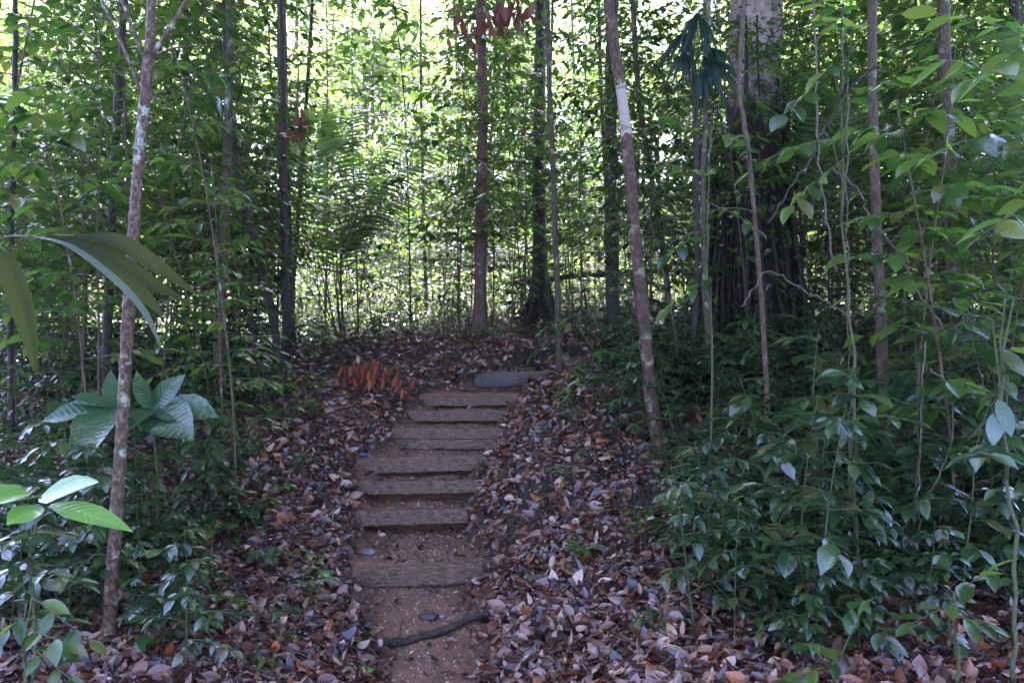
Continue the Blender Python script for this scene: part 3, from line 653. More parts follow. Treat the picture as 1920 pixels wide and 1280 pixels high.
def frond(lv, G, base, mid, tip, nleaf, LL, wr=.055, r0=.014, bend=.35, start=.3):
    pl = bent([base, mid, tip], 22); G.tube(pl, np.linspace(r0, r0*.25, len(pl)), 5)
    m = len(pl)-1
    for i in range(nleaf):
        t = start+(1-start)*(i+.5)/nleaf; j = min(int(t*m), m-1); p = pl[j]+(pl[j+1]-pl[j])*(t*m-j); ax = unit(pl[j+1]-pl[j])
        side = unit(np.cross(ax, UP)); nrm = unit(np.cross(side, ax))
        ll = LL*math.sin(math.pi*(.22+.72*(i+.5)/nleaf))
        for sg in (-1, 1):
            dd = ax*.55+side*sg*.85-UP*.12; lv.add(p, dd, nrm, ll*RS.uniform(.9, 1.08), ll*wr*.6, None, bend*RS.uniform(.7, 1.3), .3)
def palm(label, base, fronds, LL, nleaf=34, name="palm"):
    t = thing(name, label, "palm", tuple(base), "feather palms")
    for (m_, e_) in fronds:
        G = Geo(); lv = Leaves(T_MID); frond(lv, G, np.array([RS.normal(0, .05), RS.normal(0, .05), 0]), m_-base, e_-base, nleaf, LL, .085)
        f = G.build("frond_stalk", M_BARKD, t); lv.build("leaflets", M_PALM, f)
Pf = lambda a, b, d: P(a, b, d*1.22)
bp = onground(640, 14.6)
palm("large feather palm clump arching to the right behind the dead red leaves", bp, [
    (Pf(660, 400, 12.3), Pf(880, 245, 12.0)), (Pf(640, 380, 12.6), Pf(800, 215, 12.6)), (Pf(655, 430, 12.0), Pf(835, 330, 11.2)),
    (Pf(560, 340, 12.8), Pf(535, 170, 13.0)), (Pf(530, 400, 12.4), Pf(430, 300, 12.0)), (Pf(620, 330, 13.2), Pf(690, 150, 13.8)),
    (Pf(510, 430, 12), Pf(440, 350, 11.4)), (Pf(585, 330, 12.5), Pf(600, 180, 12.3)), (Pf(640, 440, 12.9), Pf(760, 300, 13.8))], .72, 36)
bp2 = onground(400, 16.0)
palm("smaller feather palm standing far back on the left", bp2, [(P(420, 380, 16), P(520, 290, 16)), (P(380, 360, 16), P(280, 300, 16)), (P(400, 340, 16), P(400, 220, 16)), (P(430, 400, 15.5), P(500, 380, 15))], .6)
bp3 = onground(985, 18.0)
palm("feather palm in the bright gap between the two middle trunks", bp3, [(P(960, 400, 18), P(900, 300, 18)), (P(965, 420, 17.5), P(925, 395, 17)), (P(1000, 380, 18), P(1080, 330, 18)), (P(990, 360, 18), P(1000, 240, 18.5))], .6)


bp4 = onground(1990, 8.0)
palm("feather palm at the right edge with dark grey green fronds", bp4, [(P(1960, 330, 7.6), P(1800, 300, 7.0)), (P(1950, 250, 7.6), P(1830, 150, 7.2)), (P(1940, 420, 7.6), P(1780, 450, 6.8)), (P(1960, 200, 8), P(1900, 40, 8))], .45)
bp5 = onground(1560, 10.5)
palm("feather palm in the gloom between the big tree and the grey green stem", bp5, [(P(1560, 250, 10.2), P(1480, 120, 9.6)), (P(1570, 240, 10.2), P(1640, 100, 9.8)), (P(1540, 300, 10), P(1470, 280, 9.4)), (P(1590, 300, 10), P(1700, 260, 9.4))], .5)
et = thing("epiphyte", "rosette of long dark strap leaves perched on the grey trunk at left", "plant", tuple(P(425, 250, 8.9))); G = Geo(); eo = P(425, 250, 8.9)
for (ex, ey, my) in ((300, 150, 130), (340, 90, 110), (380, 60, 120), (290, 230, 170), (470, 110, 140), (540, 200, 140), (330, 290, 200), (520, 290, 200), (430, 60, 130)):
    e = P(ex, ey, 8.9+RS.uniform(-.6, .4))-eo; blade(G, [np.zeros(3), P((425+ex)/2, my+50, 8.8)-eo, e], [.012, .032, .004], np.array([0, -.5, 1]), 0, 4, RS.rand())
G.build("strap_leaves", M_DARK, et)

# broad undivided palm leaves, left edge foreground
bx = np.array([-3.05, 4.15, gzf(-3.05, 4.15)])
t = thing("broadleaf_palm", "low palm with broad olive blades and one pale arching blade, at left edge", "palm", tuple(bx))
G = Geo()
for st in ([P(-60, 520, 4.1), P(50, 446, 4.1), P(140, 442, 4.1)], [P(-80, 520, 4.0), P(0, 450, 4.0), P(60, 443, 3.9)], [P(-90, 560, 4.0), P(-20, 460, 4.0), P(20, 478, 4.0)]):
    q = bent([np.zeros(3)]+[p-bx for p in st], 14); G.tube(q, np.linspace(.012, .005, len(q)), 5)
G.build("leaf_stalk", M_STEM, t)
G = Geo()
for pts, wd in (([P(130, 444, 4.1), P(215, 455, 4.15), P(290, 500, 4.2), P(365, 550, 4.25)], [.015, .07, .06, .01]),
                ([P(120, 446, 4.1), P(190, 475, 4.1), P(260, 520, 4.1), P(358, 572, 4.1)], [.015, .06, .055, .01]),
                ([P(125, 448, 4.08), P(190, 490, 4.0), P(250, 540, 4.0), P(306, 592, 4.0)], [.015, .06, .06, .008])):
    blade(G, [p-bx for p in pts], wd, np.array([.15, -.55, .8]), .10, 10)
blade(G, [P(5, 470, 4.0)-bx, P(25, 520, 4.0)-bx, P(50, 600, 4.0)-bx, P(68, 695, 4.0)-bx], [.03, .06, .05, .012], np.array([.2, -1, .2]), .10, 8)
G.build("broad_blades", M_OLIVE, t)
G = Geo(); blade(G, [p-bx for p in (P(60, 443, 3.9), P(130, 462, 3.8), P(215, 525, 3.75), P(270, 585, 3.75), P(302, 650, 3.75))], [.006, .018, .022, .018, .004], np.array([.3, -.5, .8]), .0, 4)
G.build("arching_blade", M_PALE, t)

# drooping fan leaves high on the right, dark green
def fan(label, c, specs, seg, mat, base=None):
    t = thing("fan_palm", label, "palm", tuple(c)); 
    for (off, d, L) in specs:
        G = Geo(); d = unit(np.array(d, float)+RS.normal(0, .14, 3)*np.array([1, 1, 0])); o = np.array(off, float)+RS.normal(0, .05, 3); L = L*RS.uniform(.8, 1.25); G.tube(bent([np.zeros(3), o*.5+np.array([0, 0, .08]), o], 6), np.full(7, .008), 5)
        s = G.build("leaf_stalk", M_STEM, t); B = Geo()
        side = unit(np.cross(d, np.array([0, -1, .15])))
        for k in range(seg):
            a = math.radians(-30+60*k/(seg-1)); dd = unit(d*math.cos(a)+side*math.sin(a)); e = o+dd*L*RS.uniform(.6, 1.05)+np.array([RS.normal(0, .02), -.03+RS.normal(0, .05), -.12*abs(math.sin(a))-.05*RS.rand()])
            blade(B, [o, (o+e)/2+np.array([0, -.05, .03]), e], [.005, .026, .003], np.array([0, -1, .3])+RS.normal(0, .1, 3), .25, 4, RS.rand())
        B.build("fan_blade", mat, s)
    return t
fc = P(1300, 120, 8.6)
ft = fan("dark fan palm with drooping pleated leaves against the big tree", fc, [
    ((-.14, -.16, .05), (-.12, -.1, -1), .42), ((.13, -.2, .0), (.12, -.2, -1), .44), ((.02, -.25, -.2), (.0, -.2, -1), .44), ((-.08, -.1, .30), (-.3, -.1, -.9), .42), ((.2, -.1, .25), (.35, -.1, -.9), .42), ((0, -.2, .45), (-.1, -.4, -.9), .5)], 8, M_FAN)
G = Geo(); gb = onground(1296, 8.6)-fc; G.tube(bent([gb, gb*.5+np.array([.05, 0, 0]), np.zeros(3)], 14, .006), np.full(15, .03), 8, .1); G.build("trunk", M_BARKD, ft)

# ------------------------------------------------------------------ mass planting
def inpath(x, y, m=.35):
    px = 960+x*F/y
    if abs(px-1405) < 50+.9*F/y and y < 10.6 and m in (.5, .9, 1.2, 1.6) and RS.rand() < .96: return True
    if 480 < px < 860 and y < 12.5 and m in (.5, .9): return True
    return y < 12.6 and abs(x-np.interp(y, XC_D, XC_X)) < halfw(y)+m
def scatter(protos, names, name, cat, n, zone, label, group, smin=.8, smax=1.2, margin=.5, mind=.35, tiltmax=.06, prob=None):
    pts = []; k = 0; tries = 0
    while k < n and tries < n*60:
        tries += 1; px = RS.uniform(zone[0], zone[1]); d = zone[2]+(zone[3]-zone[2])*RS.rand()**.8; x = (px-960)*d/F
        if inpath(x, d, margin) or (prob and RS.rand() > prob(px, d)): continue
        if any((x-a)**2+(d-b)**2 < mind**2 for a, b in pts): continue
        pts.append((x, d)); pr = protos[RS.randint(len(protos))]; s = RS.uniform(smin, smax)
        place(name, label(px, d) if callable(label) else label, cat, list(zip(names, pr)), (x, d, gzf(x, d)-.02), RS.rand()*6.28, s, group, (RS.normal(0, tiltmax), RS.normal(0, tiltmax)))
        k += 1
TC = ("trunk", "crown"); SF = ("stem", "foliage")
# tall saplings
scatter(TALL, TC, "sapling", "sapling", 42, (-120, 560, 8.0, 17), "slender leafy sapling in the shaded thicket left of the palm clump", "saplings in the left thicket")
scatter(TALL, TC, "sapling", "sapling", 15, (560, 1150, 13.6, 24), "slender sapling standing in the bright wood behind the steps", "saplings behind the steps", margin=.6)
scatter(TALL, TC, "sapling", "sapling", 56, (1150, 2050, 7.6, 17), "slender leafy sapling in the shaded thicket right of the leaning tree", "saplings in the right thicket")
scatter(MIDS, TC, "young_sapling", "sapling", 40, (-120, 520, 6.5, 15), "waist to head high young sapling in the left thicket", "young saplings in the left thicket", margin=.9)
scatter(MIDS, TC, "young_sapling", "sapling", 26, (560, 1150, 13.2, 20), "waist to head high young sapling behind the steps", "young saplings behind the steps", margin=.6)
scatter(MIDS, TC, "young_sapling", "sapling", 50, (1180, 2050, 6.2, 15), "waist to head high young sapling in the right thicket", "young saplings in the right thicket", margin=1.2)
for k_, (px_, d_, lab_) in enumerate([(862, 12.9, "leafy sapling just left of the middle brown trunk"), (958, 13.1, "leafy sapling between the middle brown trunk and the buttressed trunk"), (1092, 12.9, "leafy sapling right of the thin pole behind the top log"),
        (672, 16.9, "tall leafy sapling in the bright gap above the palm clump"), (610, 16.5, "tall leafy sapling between the two dark trunks left of the palm clump"), (770, 16.2, "leafy sapling left of centre behind the feather palm clump"), (1160, 10.8, "leafy sapling crowding the dark trunk left of the leaning tree"), (985, 14.2, "leafy sapling close in front of the buttressed trunk"), (905, 16.5, "leafy sapling directly behind the middle brown trunk")]):
    g_ = onground(px_, d_); place("sapling", lab_, "sapling", list(zip(TC, TALL[(k_*3+1) % 8])), g_, k_*1.3, .85 if d_ < 11 else 1.35 if 15 < d_ < 17 else 1.0)
# shrubs
scatter(LOWS, TC, "shrub", "shrub", 55, (-60, 480, 4.8, 12), "low glossy dark green shrub on the left side of the path", "low shrubs left of the path", .7, 1.2, 1.3, .25)
scatter(LOWS, TC, "shrub", "shrub", 95, (1180, 2000, 4.4, 12), "low glossy dark green shrub on the right side of the path", "low shrubs right of the path", .7, 1.2, 1.7, .25)
scatter(LOWS, TC, "shrub", "shrub", 30, (480, 1200, 13, 21), "low shrub on the rise behind the log", "low shrubs behind the log", .6, 1.0, .8, .25)
# large leaved plants close to the viewer
BIGS = [make_sapling(RS.uniform(1.0, 1.9), .25, 10, .42, RS.uniform(.17, .23), 6, tmpl=T_HI, wr=RS.uniform(.2, .28), r0=.007, bark=M_STEM, mat=M_DARK, sub=1, lean=RS.uniform(.05, .3)) for _ in range(6)]
BIGT = [make_sapling(RS.uniform(3.0, 4.2), .35, 13, .75, RS.uniform(.17, .22), 7, tmpl=T_HI, wr=RS.uniform(.22, .3), r0=.012, bark=M_BARK, mat=M_LEAF, sub=2, lean=RS.uniform(.05, .2)) for _ in range(4)]
scatter(BIGS, TC, "large_leaved_shrub", "shrub", 13, (1400, 2000, 3.7, 6.5), "shrub with large glossy leaves in the dark lower right foreground", "large leaved shrubs at lower right", .7, 1.1, 1.8, .4)
scatter(BIGS, TC, "large_leaved_shrub", "shrub", 12, (-60, 300, 4.4, 6.5), "shrub with large glossy leaves behind the pale foreground tree", "large leaved shrubs on the left", .5, .8, 1.2, .4)
scatter(BIGT, TC, "large_leaved_sapling", "sapling", 8, (1430, 2050, 5.0, 8), "head high sapling with large green leaves around the grey green stem", "large leaved saplings on the right", .85, 1.2, 1.6, .5)
scatter(BIGT, TC, "large_leaved_sapling", "sapling", 8, (-80, 420, 6.2, 9), "head high sapling with large green leaves behind the pale foreground tree", "large leaved saplings on the left", .9, 1.3, 1.6, .5)
scatter(LOWS, TC, "shrub", "shrub", 30, (1090, 1420, 6.8, 10.5), "low glossy shrub around the foot of the leaning tree", "low shrubs around the leaning tree", .6, 1.0, 1.25, .2)
scatter(LOWS, TC, "shrub", "shrub", 18, (250, 560, 6.5, 10), "small bushy shrub on the upper left bank", "low shrubs on the upper left bank", .35, .6, 1.1, .2)
scatter(LOWS, TC, "shrub", "shrub", 40, (1120, 1960, 4.0, 6.2), "low glossy shrub on the litter in the lower right foreground", "low shrubs in the lower right foreground", .4, .75, 1.7, .22)
scatter(LOWS, TC, "shrub", "shrub", 22, (-40, 420, 4.0, 6.2), "low glossy shrub in the lower left foreground", "low shrubs in the lower left foreground", .4, .75, 1.0, .22)
scatter(LOWS, TC, "bushy_plant", "plant", 16, (1225, 1540, 4.1, 5.6), "bushy green plant on the litter slope below the leaning tree", "bushy plants below the leaning tree", .55, .9, 1.3, .22)
# seedlings
scatter(SEEDS, SF, "seedling", "seedling", 150, (-20, 600, 4.3, 10), "small glossy seedling among fallen leaves left of the steps", "seedlings left of the steps", .8, 1.5, .45, .12, prob=lambda px, d: 1 if px < 420 else .6)
scatter(SEEDS, SF, "seedling", "seedling", 140, (1000, 1960, 4.4, 10), "small glossy seedling among fallen leaves right of the steps", "seedlings right of the steps", .8, 1.5, .75, .12, prob=lambda px, d: 1 if px > 1200 else .5)
scatter(SEEDS, SF, "seedling", "seedling", 34, (450, 1250, 8, 15), "small seedling on the slope around the top of the steps", "seedlings near the top log", .7, 1.2, .3, .12)
# ground cover and far wood, past counting
def cover():
    n = 60000; y = 7.5+RS.rand(n)**.7*30; x = RS.uniform(-1, 1, n)*fr(y); s = x-np.interp(y, XC_D, XC_X)
    k = (np.abs(s) > np.where(y < 12.6, 2.0, .5)) & (wavy(x, y, 26, 32, 1.6) > -.2); x, y = x[k], y[k]; n = len(x)
    a = RS.rand(n)*6.28; d = np.stack([np.cos(a), np.sin(a), RS.uniform(-.3, .5, n)], -1); L_ = RS.uniform(.06, .15, n)
    z = gz(x, y)+.05+.4*RS.rand(n)**1.6
    lv = Leaves(T_MID); lv.add_many(np.stack([x, y, z], -1), d, UP+RS.normal(0, .3, (n, 3)), L_, L_*.22, RS.rand(n), RS.uniform(0, .5, n), RS.uniform(0, .4, n))
    tag(lv.build("ground_cover", M_DARK), kind="stuff")
cover()
def cover2():
    n = 60000; y = 18+RS.rand(n)*46; x = RS.uniform(-1, 1, n)*y*.72; k = wavy(x, y, 26, 32, .7) > -1.3; x, y = x[k], y[k]; n = len(x)
    a = RS.rand(n)*6.28; d = np.stack([np.cos(a), np.sin(a), RS.uniform(-.3, .6, n)], -1); L_ = RS.uniform(.12, .34, n)
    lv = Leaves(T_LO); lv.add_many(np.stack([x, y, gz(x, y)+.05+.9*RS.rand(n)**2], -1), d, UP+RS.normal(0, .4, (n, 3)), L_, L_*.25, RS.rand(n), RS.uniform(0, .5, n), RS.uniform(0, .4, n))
    tag(lv.build("sunlit_ground_cover", M_FARL), kind="stuff")
cover2()
# far sunlit trees
for k in range(110):
    d = RS.uniform(23, 50); px = RS.uniform(-150, 2080)
    if 520 < px < 1180 and d < 35: d = RS.uniform(36, 52)
    x = (px-960)*d/F; z0 = gzf(x, d); h = RS.uniform(3, 8) if k % 2 else RS.uniform(7, 13)
    t = thing("far_tree", "sunlit tree of the far wood, seen through the trunks", "tree", (x, d, z0), "trees of the far wood")
    G = Geo(); top = np.array([RS.normal(0, .5), RS.normal(0, .5), h]); pl = bent([np.zeros(3), top*.5+RS.normal(0, .15, 3), top], 10); G.tube(pl, np.linspace(.14, .05, len(pl))*RS.uniform(.5, 1.3), 7)
    for j in range(4):
        s0 = pl[-1-j]; a = RS.rand()*6.28; G.tube([s0, s0+np.array([math.cos(a), math.sin(a), .6])*RS.uniform(.8, 1.6)], [.03, .012], 5)
    G.build("trunk", M_BARK, t); c = link("crown", FARCROWNS[k % 4], t); c.location = tuple(top); c.rotation_euler = (0, 0, RS.rand()*6.28); sc_ = RS.uniform(.7, 1.15); c.scale = (sc_,)*3
def farwood():
    n = 110000; y = RS.uniform(46, 75, n); x = RS.uniform(-1, 1, n)*y*.85
    z = 9+RS.rand(n)**.85*(22+5*np.sin(x*.23)+4*np.sin(x*.61+1)); k = wavy(x, z*2.2, 32, 38, .35) > -.8; x, y, z = x[k], y[k], z[k]; n = len(x)
    d = RS.normal(0, 1, (n, 3)); d[:, 2] *= .4; L_ = RS.uniform(.3, .7, n)
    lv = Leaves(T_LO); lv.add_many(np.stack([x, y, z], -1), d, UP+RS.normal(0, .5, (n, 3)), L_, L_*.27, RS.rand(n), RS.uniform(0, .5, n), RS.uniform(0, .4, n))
    tag(lv.build("far_wood", M_FARL), kind="stuff")
farwood()
# canopy trees added so their crowns keep sun off the path (trunks beside and behind the viewer too)
for k, (x, y, h) in enumerate([(-7, 5, 9), (7, 5, 9.5), (9.5, 10, 10), (-5.5, 13.5, 10.0), (5.0, 14, 10.2), (2.08, 16.5, 10.6), (9, 1, 9), (-3.2, 11.4, 9.2), (9.5, 17.5, 11), (-.69, 18.0, 9.8), (-4.27, 15.2, 9.6), (.6, 19.5, 10.6), (-6.5, 18.5, 10.5), (-2.2, 20.5, 11)]):
    t = thing("added_canopy_tree", "tall canopy tree added to shade the path", "tree", (x, y, gzf(x, y)-.05), "added shade trees around the path")
    G = Geo(); top = np.array([RS.normal(0, .4), RS.normal(0, .4), h+2]); pl = bent([np.zeros(3), top*.5+RS.normal(0, .1, 3), top], 14); G.tube(pl, np.linspace(.2, .09, len(pl))*(.24 if y > 9 else 1), 10, .04)
    for j in range(6):
        s0 = pl[-1-j % 4]; a = j*1.05; e = s0+np.array([math.cos(a)*2, math.sin(a)*2, RS.uniform(.3, 1)]); G.tube(bent([s0, (s0+e)/2+np.array([0, 0, .2]), e], 6), np.linspace(.06, .02, 7), 6)
    G.build("trunk", M_BARKD, t); c = link("crown", CROWNS[k % 3], t); c.location = tuple(top); c.rotation_euler = (0, 0, RS.rand()*6.28)

# ------------------------------------------------------------------ hand placed plants and pieces
def twig_plant(name, label, cat, base, tips, L, nl, mat, wr=.22, tmpl=T_HI, droop=.2, tw=.006, group=None, r=None):
    """stems from the ground to a start point and leafy twigs from there"""
    t = thing(name, label, cat, tuple(base), group); G = Geo(); lv = Leaves(tmpl)
    S = np.array([a-base for a, _ in tips]); topz = S[:, 2].max(); m_ = S.mean(0); ht = max(topz, .15)
    main = bent([np.zeros(3), m_*np.array([.25, .25, 0])+np.array([.02, 0, ht*.35]), m_*np.array([.7, .7, 0])+np.array([-.02, .01, ht*.7]), np.array([m_[0], m_[1], ht])], 18, .006*min(1, ht)); G.tube(main, np.linspace(tw*1.9, tw*.6, len(main)), 6, .08)
    for (a, b_) in tips:
        a = a-base; b_ = b_-base; j = int(np.argmin(abs(main[:, 2]-(a[2]-.35*min(1, ht)*RS.uniform(.4, 1)))))
        q = bent([main[j], (main[j]+a)/2+np.array([0, 0, -.02]), a], 6); G.tube(q, np.linspace(tw, tw*.8, len(q)), 5)
        spray(lv, G, a, b_-a, np.linalg.norm(b_-a), nl, L, droop=droop, wr=wr, tw=tw*.8, curl=.15)
    G.build("stem", M_STEM, t); lv.build("foliage", mat, t); return t
# bright leaves, left foreground
b0 = onground(-130, 3.4); t = thing("bright_leaf_plant", "plant with four large bright green leaves reaching in from the left edge", "plant", tuple(b0))
G = Geo(); lv = Leaves(T_HI); s_ = P(75, 930, 2.6); G.tube(bent([np.zeros(3), P(-120, 1000, 3.0)-b0, s_-b0], 12), np.full(13, .004), 5); G.build("stem", M_STEM, t)
for a_, b_, L_, W_, n_ in ((P(72, 935, 2.6), P(168, 897, 2.55), .22, .058, (.1, -.6, 1)), (P(80, 950, 2.6), P(18, 975, 2.5), .155, .055, (-.1, -.8, .8)), (P(95, 945, 2.6), P(230, 975, 2.45), .245, .042, (.0, -.5, 1)), (P(60, 925, 2.6), P(-40, 935, 2.5), .19, .05, (0, -.5, 1)), (P(-10, 925, 2.6), P(35, 905, 2.7), .09, .045, (0, -.8, .5))):
    lv.add(a_-b0, b_-a_, np.array(n_, float), np.linalg.norm(b_-a_)*1.12, W_, .5, .1, .15)
lv.build("foliage", M_BRIGHT, t)
# big ribbed rosette plant, left
def rosette(label, c, base, specs, mat, wr=.24):
    t = thing("ribbed_leaf_plant", label, "plant", tuple(base)); G = Geo(); G.tube(bent([np.zeros(3), (c-base)*.5+np.array([.03, 0, 0]), c-base], 8), np.full(9, .007), 6); lv = Leaves(T_HI)
    for e, n_ in specs: 
        L_ = np.linalg.norm(e-c); lv.add(c-base, e-c, np.array(n_, float), L_*1.08, L_*wr, None, .15, .3)
    G.build("stem", M_STEM, t); lv.build("foliage", mat, t)
c = P(215, 765, 5.4); rosette("large plant with long corrugated leaves behind the pale foreground tree", c, onground(225, 5.6), [(P(205, 700, 5.3), (.2, -1, .3)), (P(143, 735, 5.2), (0, -.8, 1)), (P(78, 775, 5.3), (0, -.8, 1)), (P(132, 840, 4.9), (-.2, -1, .7)), (P(100, 750, 5.9), (0, 0, 1)), (P(160, 815, 4.7), (0, -1, .8))], M_CORR)
c = P(285, 768, 5.6); rosette("large plant with corrugated leaves fanned right of the pale foreground tree", c, onground(290, 5.8), [(P(252, 702, 5.5), (-.2, -1, .4)), (P(335, 705, 5.5), (.2, -1, .5)), (P(392, 762, 5.3), (0, -.8, 1)), (P(345, 800, 5.1), (0, -1, 1)), (P(240, 790, 5.2), (0, -1, 1)), (P(380, 740, 6.1), (0, -.3, 1))], M_CORR)
# leaves right foreground and upper right
twig_plant("understory_tree", "large leaved young tree filling the upper right corner, leaves bright green", "tree", onground(2010, 3.9), [
    (P(1900, 150, 3.8), P(1700, 60, 3.5)), (P(1930, 260, 3.7), P(1720, 200, 3.4)), (P(1940, 80, 3.8), P(1780, 0, 3.6)), (P(1950, 380, 3.7), P(1800, 360, 3.4)), (P(1960, 200, 4.1), P(1850, 180, 3.2)), (P(1990, 40, 3.4), P(1860, 60, 3.0))], .17, 9, M_LEAF, .24)
twig_plant("understory_tree", "bright leaved young tree over the grey green stem at the top right", "tree", onground(1600, 5.2), [
    (P(1560, 120, 4.8), P(1480, 200, 4.4)), (P(1600, 60, 4.6), P(1560, 10, 4.2)), (P(1590, 190, 4.8), P(1700, 130, 4.6)), (P(1560, 260, 4.9), P(1400, 300, 4.8)), (P(1580, 300, 4.8), P(1480, 380, 4.5)), (P(1590, 30, 4.9), P(1480, -20, 4.7))], .17, 8, M_LEAF, .25)
twig_plant("understory_tree", "young tree with light green leaves hanging left of the big flaky tree", "tree", onground(1330, 6.4), [
    (P(1330, 330, 6.2), P(1240, 300, 5.8)), (P(1330, 420, 6.2), P(1260, 480, 5.9)), (P(1335, 260, 6.3), P(1260, 230, 6.1)), (P(1332, 520, 6.2), P(1250, 560, 6.0)), (P(1335, 240, 6.2), P(1420, 260, 5.9)), (P(1330, 380, 6.2), P(1420, 420, 5.8))], .16, 7, M_LEAF, .25)
rt = [("broad dark glossy leaves on arching stem at lower right edge", 1900, 3.7, [(P(1860, 600, 3.9), P(1760, 560, 3.7)), (P(1880, 640, 3.8), P(1860, 760, 3.6)), (P(1890, 700, 3.9), P(1800, 820, 3.7)), (P(1890, 850, 3.6), P(1790, 860, 3.3)), (P(1900, 560, 3.8), P(1990, 560, 3.7))], .17, 6),
      ("glossy plant with wide leaf pairs in front of the grey green stem", 1600, 4.9, [(P(1590, 790, 4.7), P(1490, 830, 4.4)), (P(1600, 800, 4.7), P(1540, 780, 4.6)), (P(1610, 780, 4.8), P(1700, 760, 4.6)), (P(1600, 860, 4.7), P(1650, 960, 4.4))], .16, 6),
      ("leafy green plant on the litter slope at lower right of the leaning tree", 1340, 4.9, [(P(1330, 960, 4.8), P(1250, 940, 4.6)), (P(1340, 1000, 4.7), P(1450, 1010, 4.5)), (P(1340, 1040, 4.6), P(1270, 1060, 4.4)), (P(1345, 990, 4.8), P(1420, 1080, 4.4)), (P(1335, 970, 4.9), P(1370, 930, 4.8))], .12, 8),
      ("bright green seedling clump at the bottom right corner", 1790, 3.7, [(P(1790, 1130, 3.6), P(1710, 1150, 3.5)), (P(1790, 1110, 3.6), P(1850, 1060, 3.5)), (P(1790, 1150, 3.6), P(1850, 1180, 3.5))], .14, 5),
      ("low green plant at the bottom edge right of the path", 1560, 3.6, [(P(1570, 1220, 3.55), P(1500, 1200, 3.5)), (P(1580, 1220, 3.5), P(1600, 1150, 3.5)), (P(1570, 1240, 3.5), P(1480, 1270, 3.4))], .13, 6),
      ("dark leafy plant beside the lower left tree foot", 60, 4.1, [(P(60, 1010, 4.0), P(0, 1000, 3.9)), (P(60, 1000, 4.0), P(120, 985, 3.9)), (P(60, 1060, 4.0), P(150, 1080, 3.9)), (P(60, 1040, 4.0), P(0, 1090, 3.8)), (P(70, 960, 4.1), P(110, 940, 4.0))], .14, 6),
      ("sprawling green plant with thin leaves at the bottom left corner", 40, 3.7, [(P(50, 1180, 3.6), P(130, 1180, 3.5)), (P(40, 1150, 3.6), P(-10, 1200, 3.5)), (P(60, 1120, 3.7), P(190, 1190, 3.6)), (P(50, 1210, 3.6), P(130, 1250, 3.4))], .14, 5),
      ("light green sprig arching over the right end of the top log", 1110, 8.6, [(P(1110, 690, 8.5), P(1020, 640, 8.2)), (P(1110, 680, 8.5), P(1060, 690, 8.1)), (P(1115, 700, 8.4), P(1060, 740, 8.1)), (P(1115, 660, 8.5), P(1160, 650, 8.3))], .17, 8),
      ("yellow green spray of leaves above the middle of the top log", 1130, 9.6, [(P(1080, 600, 9.5), P(980, 640, 9.3)), (P(1085, 590, 9.5), P(1010, 600, 9.4))], .17, 7)]
for lab, px, d, tips, L_, nl in rt:
    twig_plant("leafy_plant", lab, "plant", onground(px, d), tips, L_, nl, M_DARK if "dark" in lab or "glossy" in lab else M_LEAF)
twig_plant("understory_tree", "thin tree with layered bright leaves left of the middle brown trunk", "tree", onground(830, 12.8), [
    (P(850, 280, 12), P(940, 300, 10.5)), (P(850, 340, 12), P(960, 370, 10.8)), (P(850, 240, 12), P(760, 250, 11)), (P(850, 300, 12), P(900, 200, 11)), (P(850, 150, 12), P(960, 120, 10.5))], .2, 13, M_LEAF, .24)

# dead hanging leaf clusters
def hanging(label, c, n, spread, L, mat, holder):
    t = thing("dead_branch", label, "dead branch", tuple(holder)); G = Geo(); lv = Leaves(T_HI)
    q0 = c-holder
    for k in range(6):
        e = q0+np.array([RS.uniform(-1, 1)*spread[0], RS.normal(0, .12), RS.uniform(-.8, .6)*spread[1]*.5]); pl = bent([np.zeros(3), (q0*.6+e*.4)*np.array([.6, .6, 1]) + np.array([0, 0, .08]), e], 10)
        G.tube(pl, np.linspace(.008, .003, len(pl)), 4)
        for _ in range(n//6):
            j = RS.randint(len(pl)//2, len(pl)); p = pl[j]+RS.normal(0, 1, 3)*np.array([.09, .07, .05]); ll = L*RS.uniform(.6, 1.2)
            lv.add(p, np.array([RS.normal(0, .22), RS.normal(0, .2), -1]), np.array([RS.normal(0, .6), -1, 0]), ll, ll*RS.uniform(.12, .19), None, RS.normal(.05, .15), RS.uniform(.2, .8))
    G.build("twigs", M_TWIG, t); lv.build("dead_leaves", mat, t)
hanging("fallen branch with rust red dead leaves hanging left of the upper steps", P(700, 692, 9.9), 150, (.5, .8), .16, M_DEAD, onground(655, 10.7))
hanging("dead branch with dull maroon leaves dangling at the top above the middle trunk", P(930, 30, 8.6), 78, (.62, .5), .17, M_DEAD2, P(960, -160, 8.8))
hanging("small brown withered leaf cluster caught in branches left of the palm clump", P(555, 230, 10.6), 14, (.12, .3), .25, M_DEAD2, P(560, 120, 10.9))

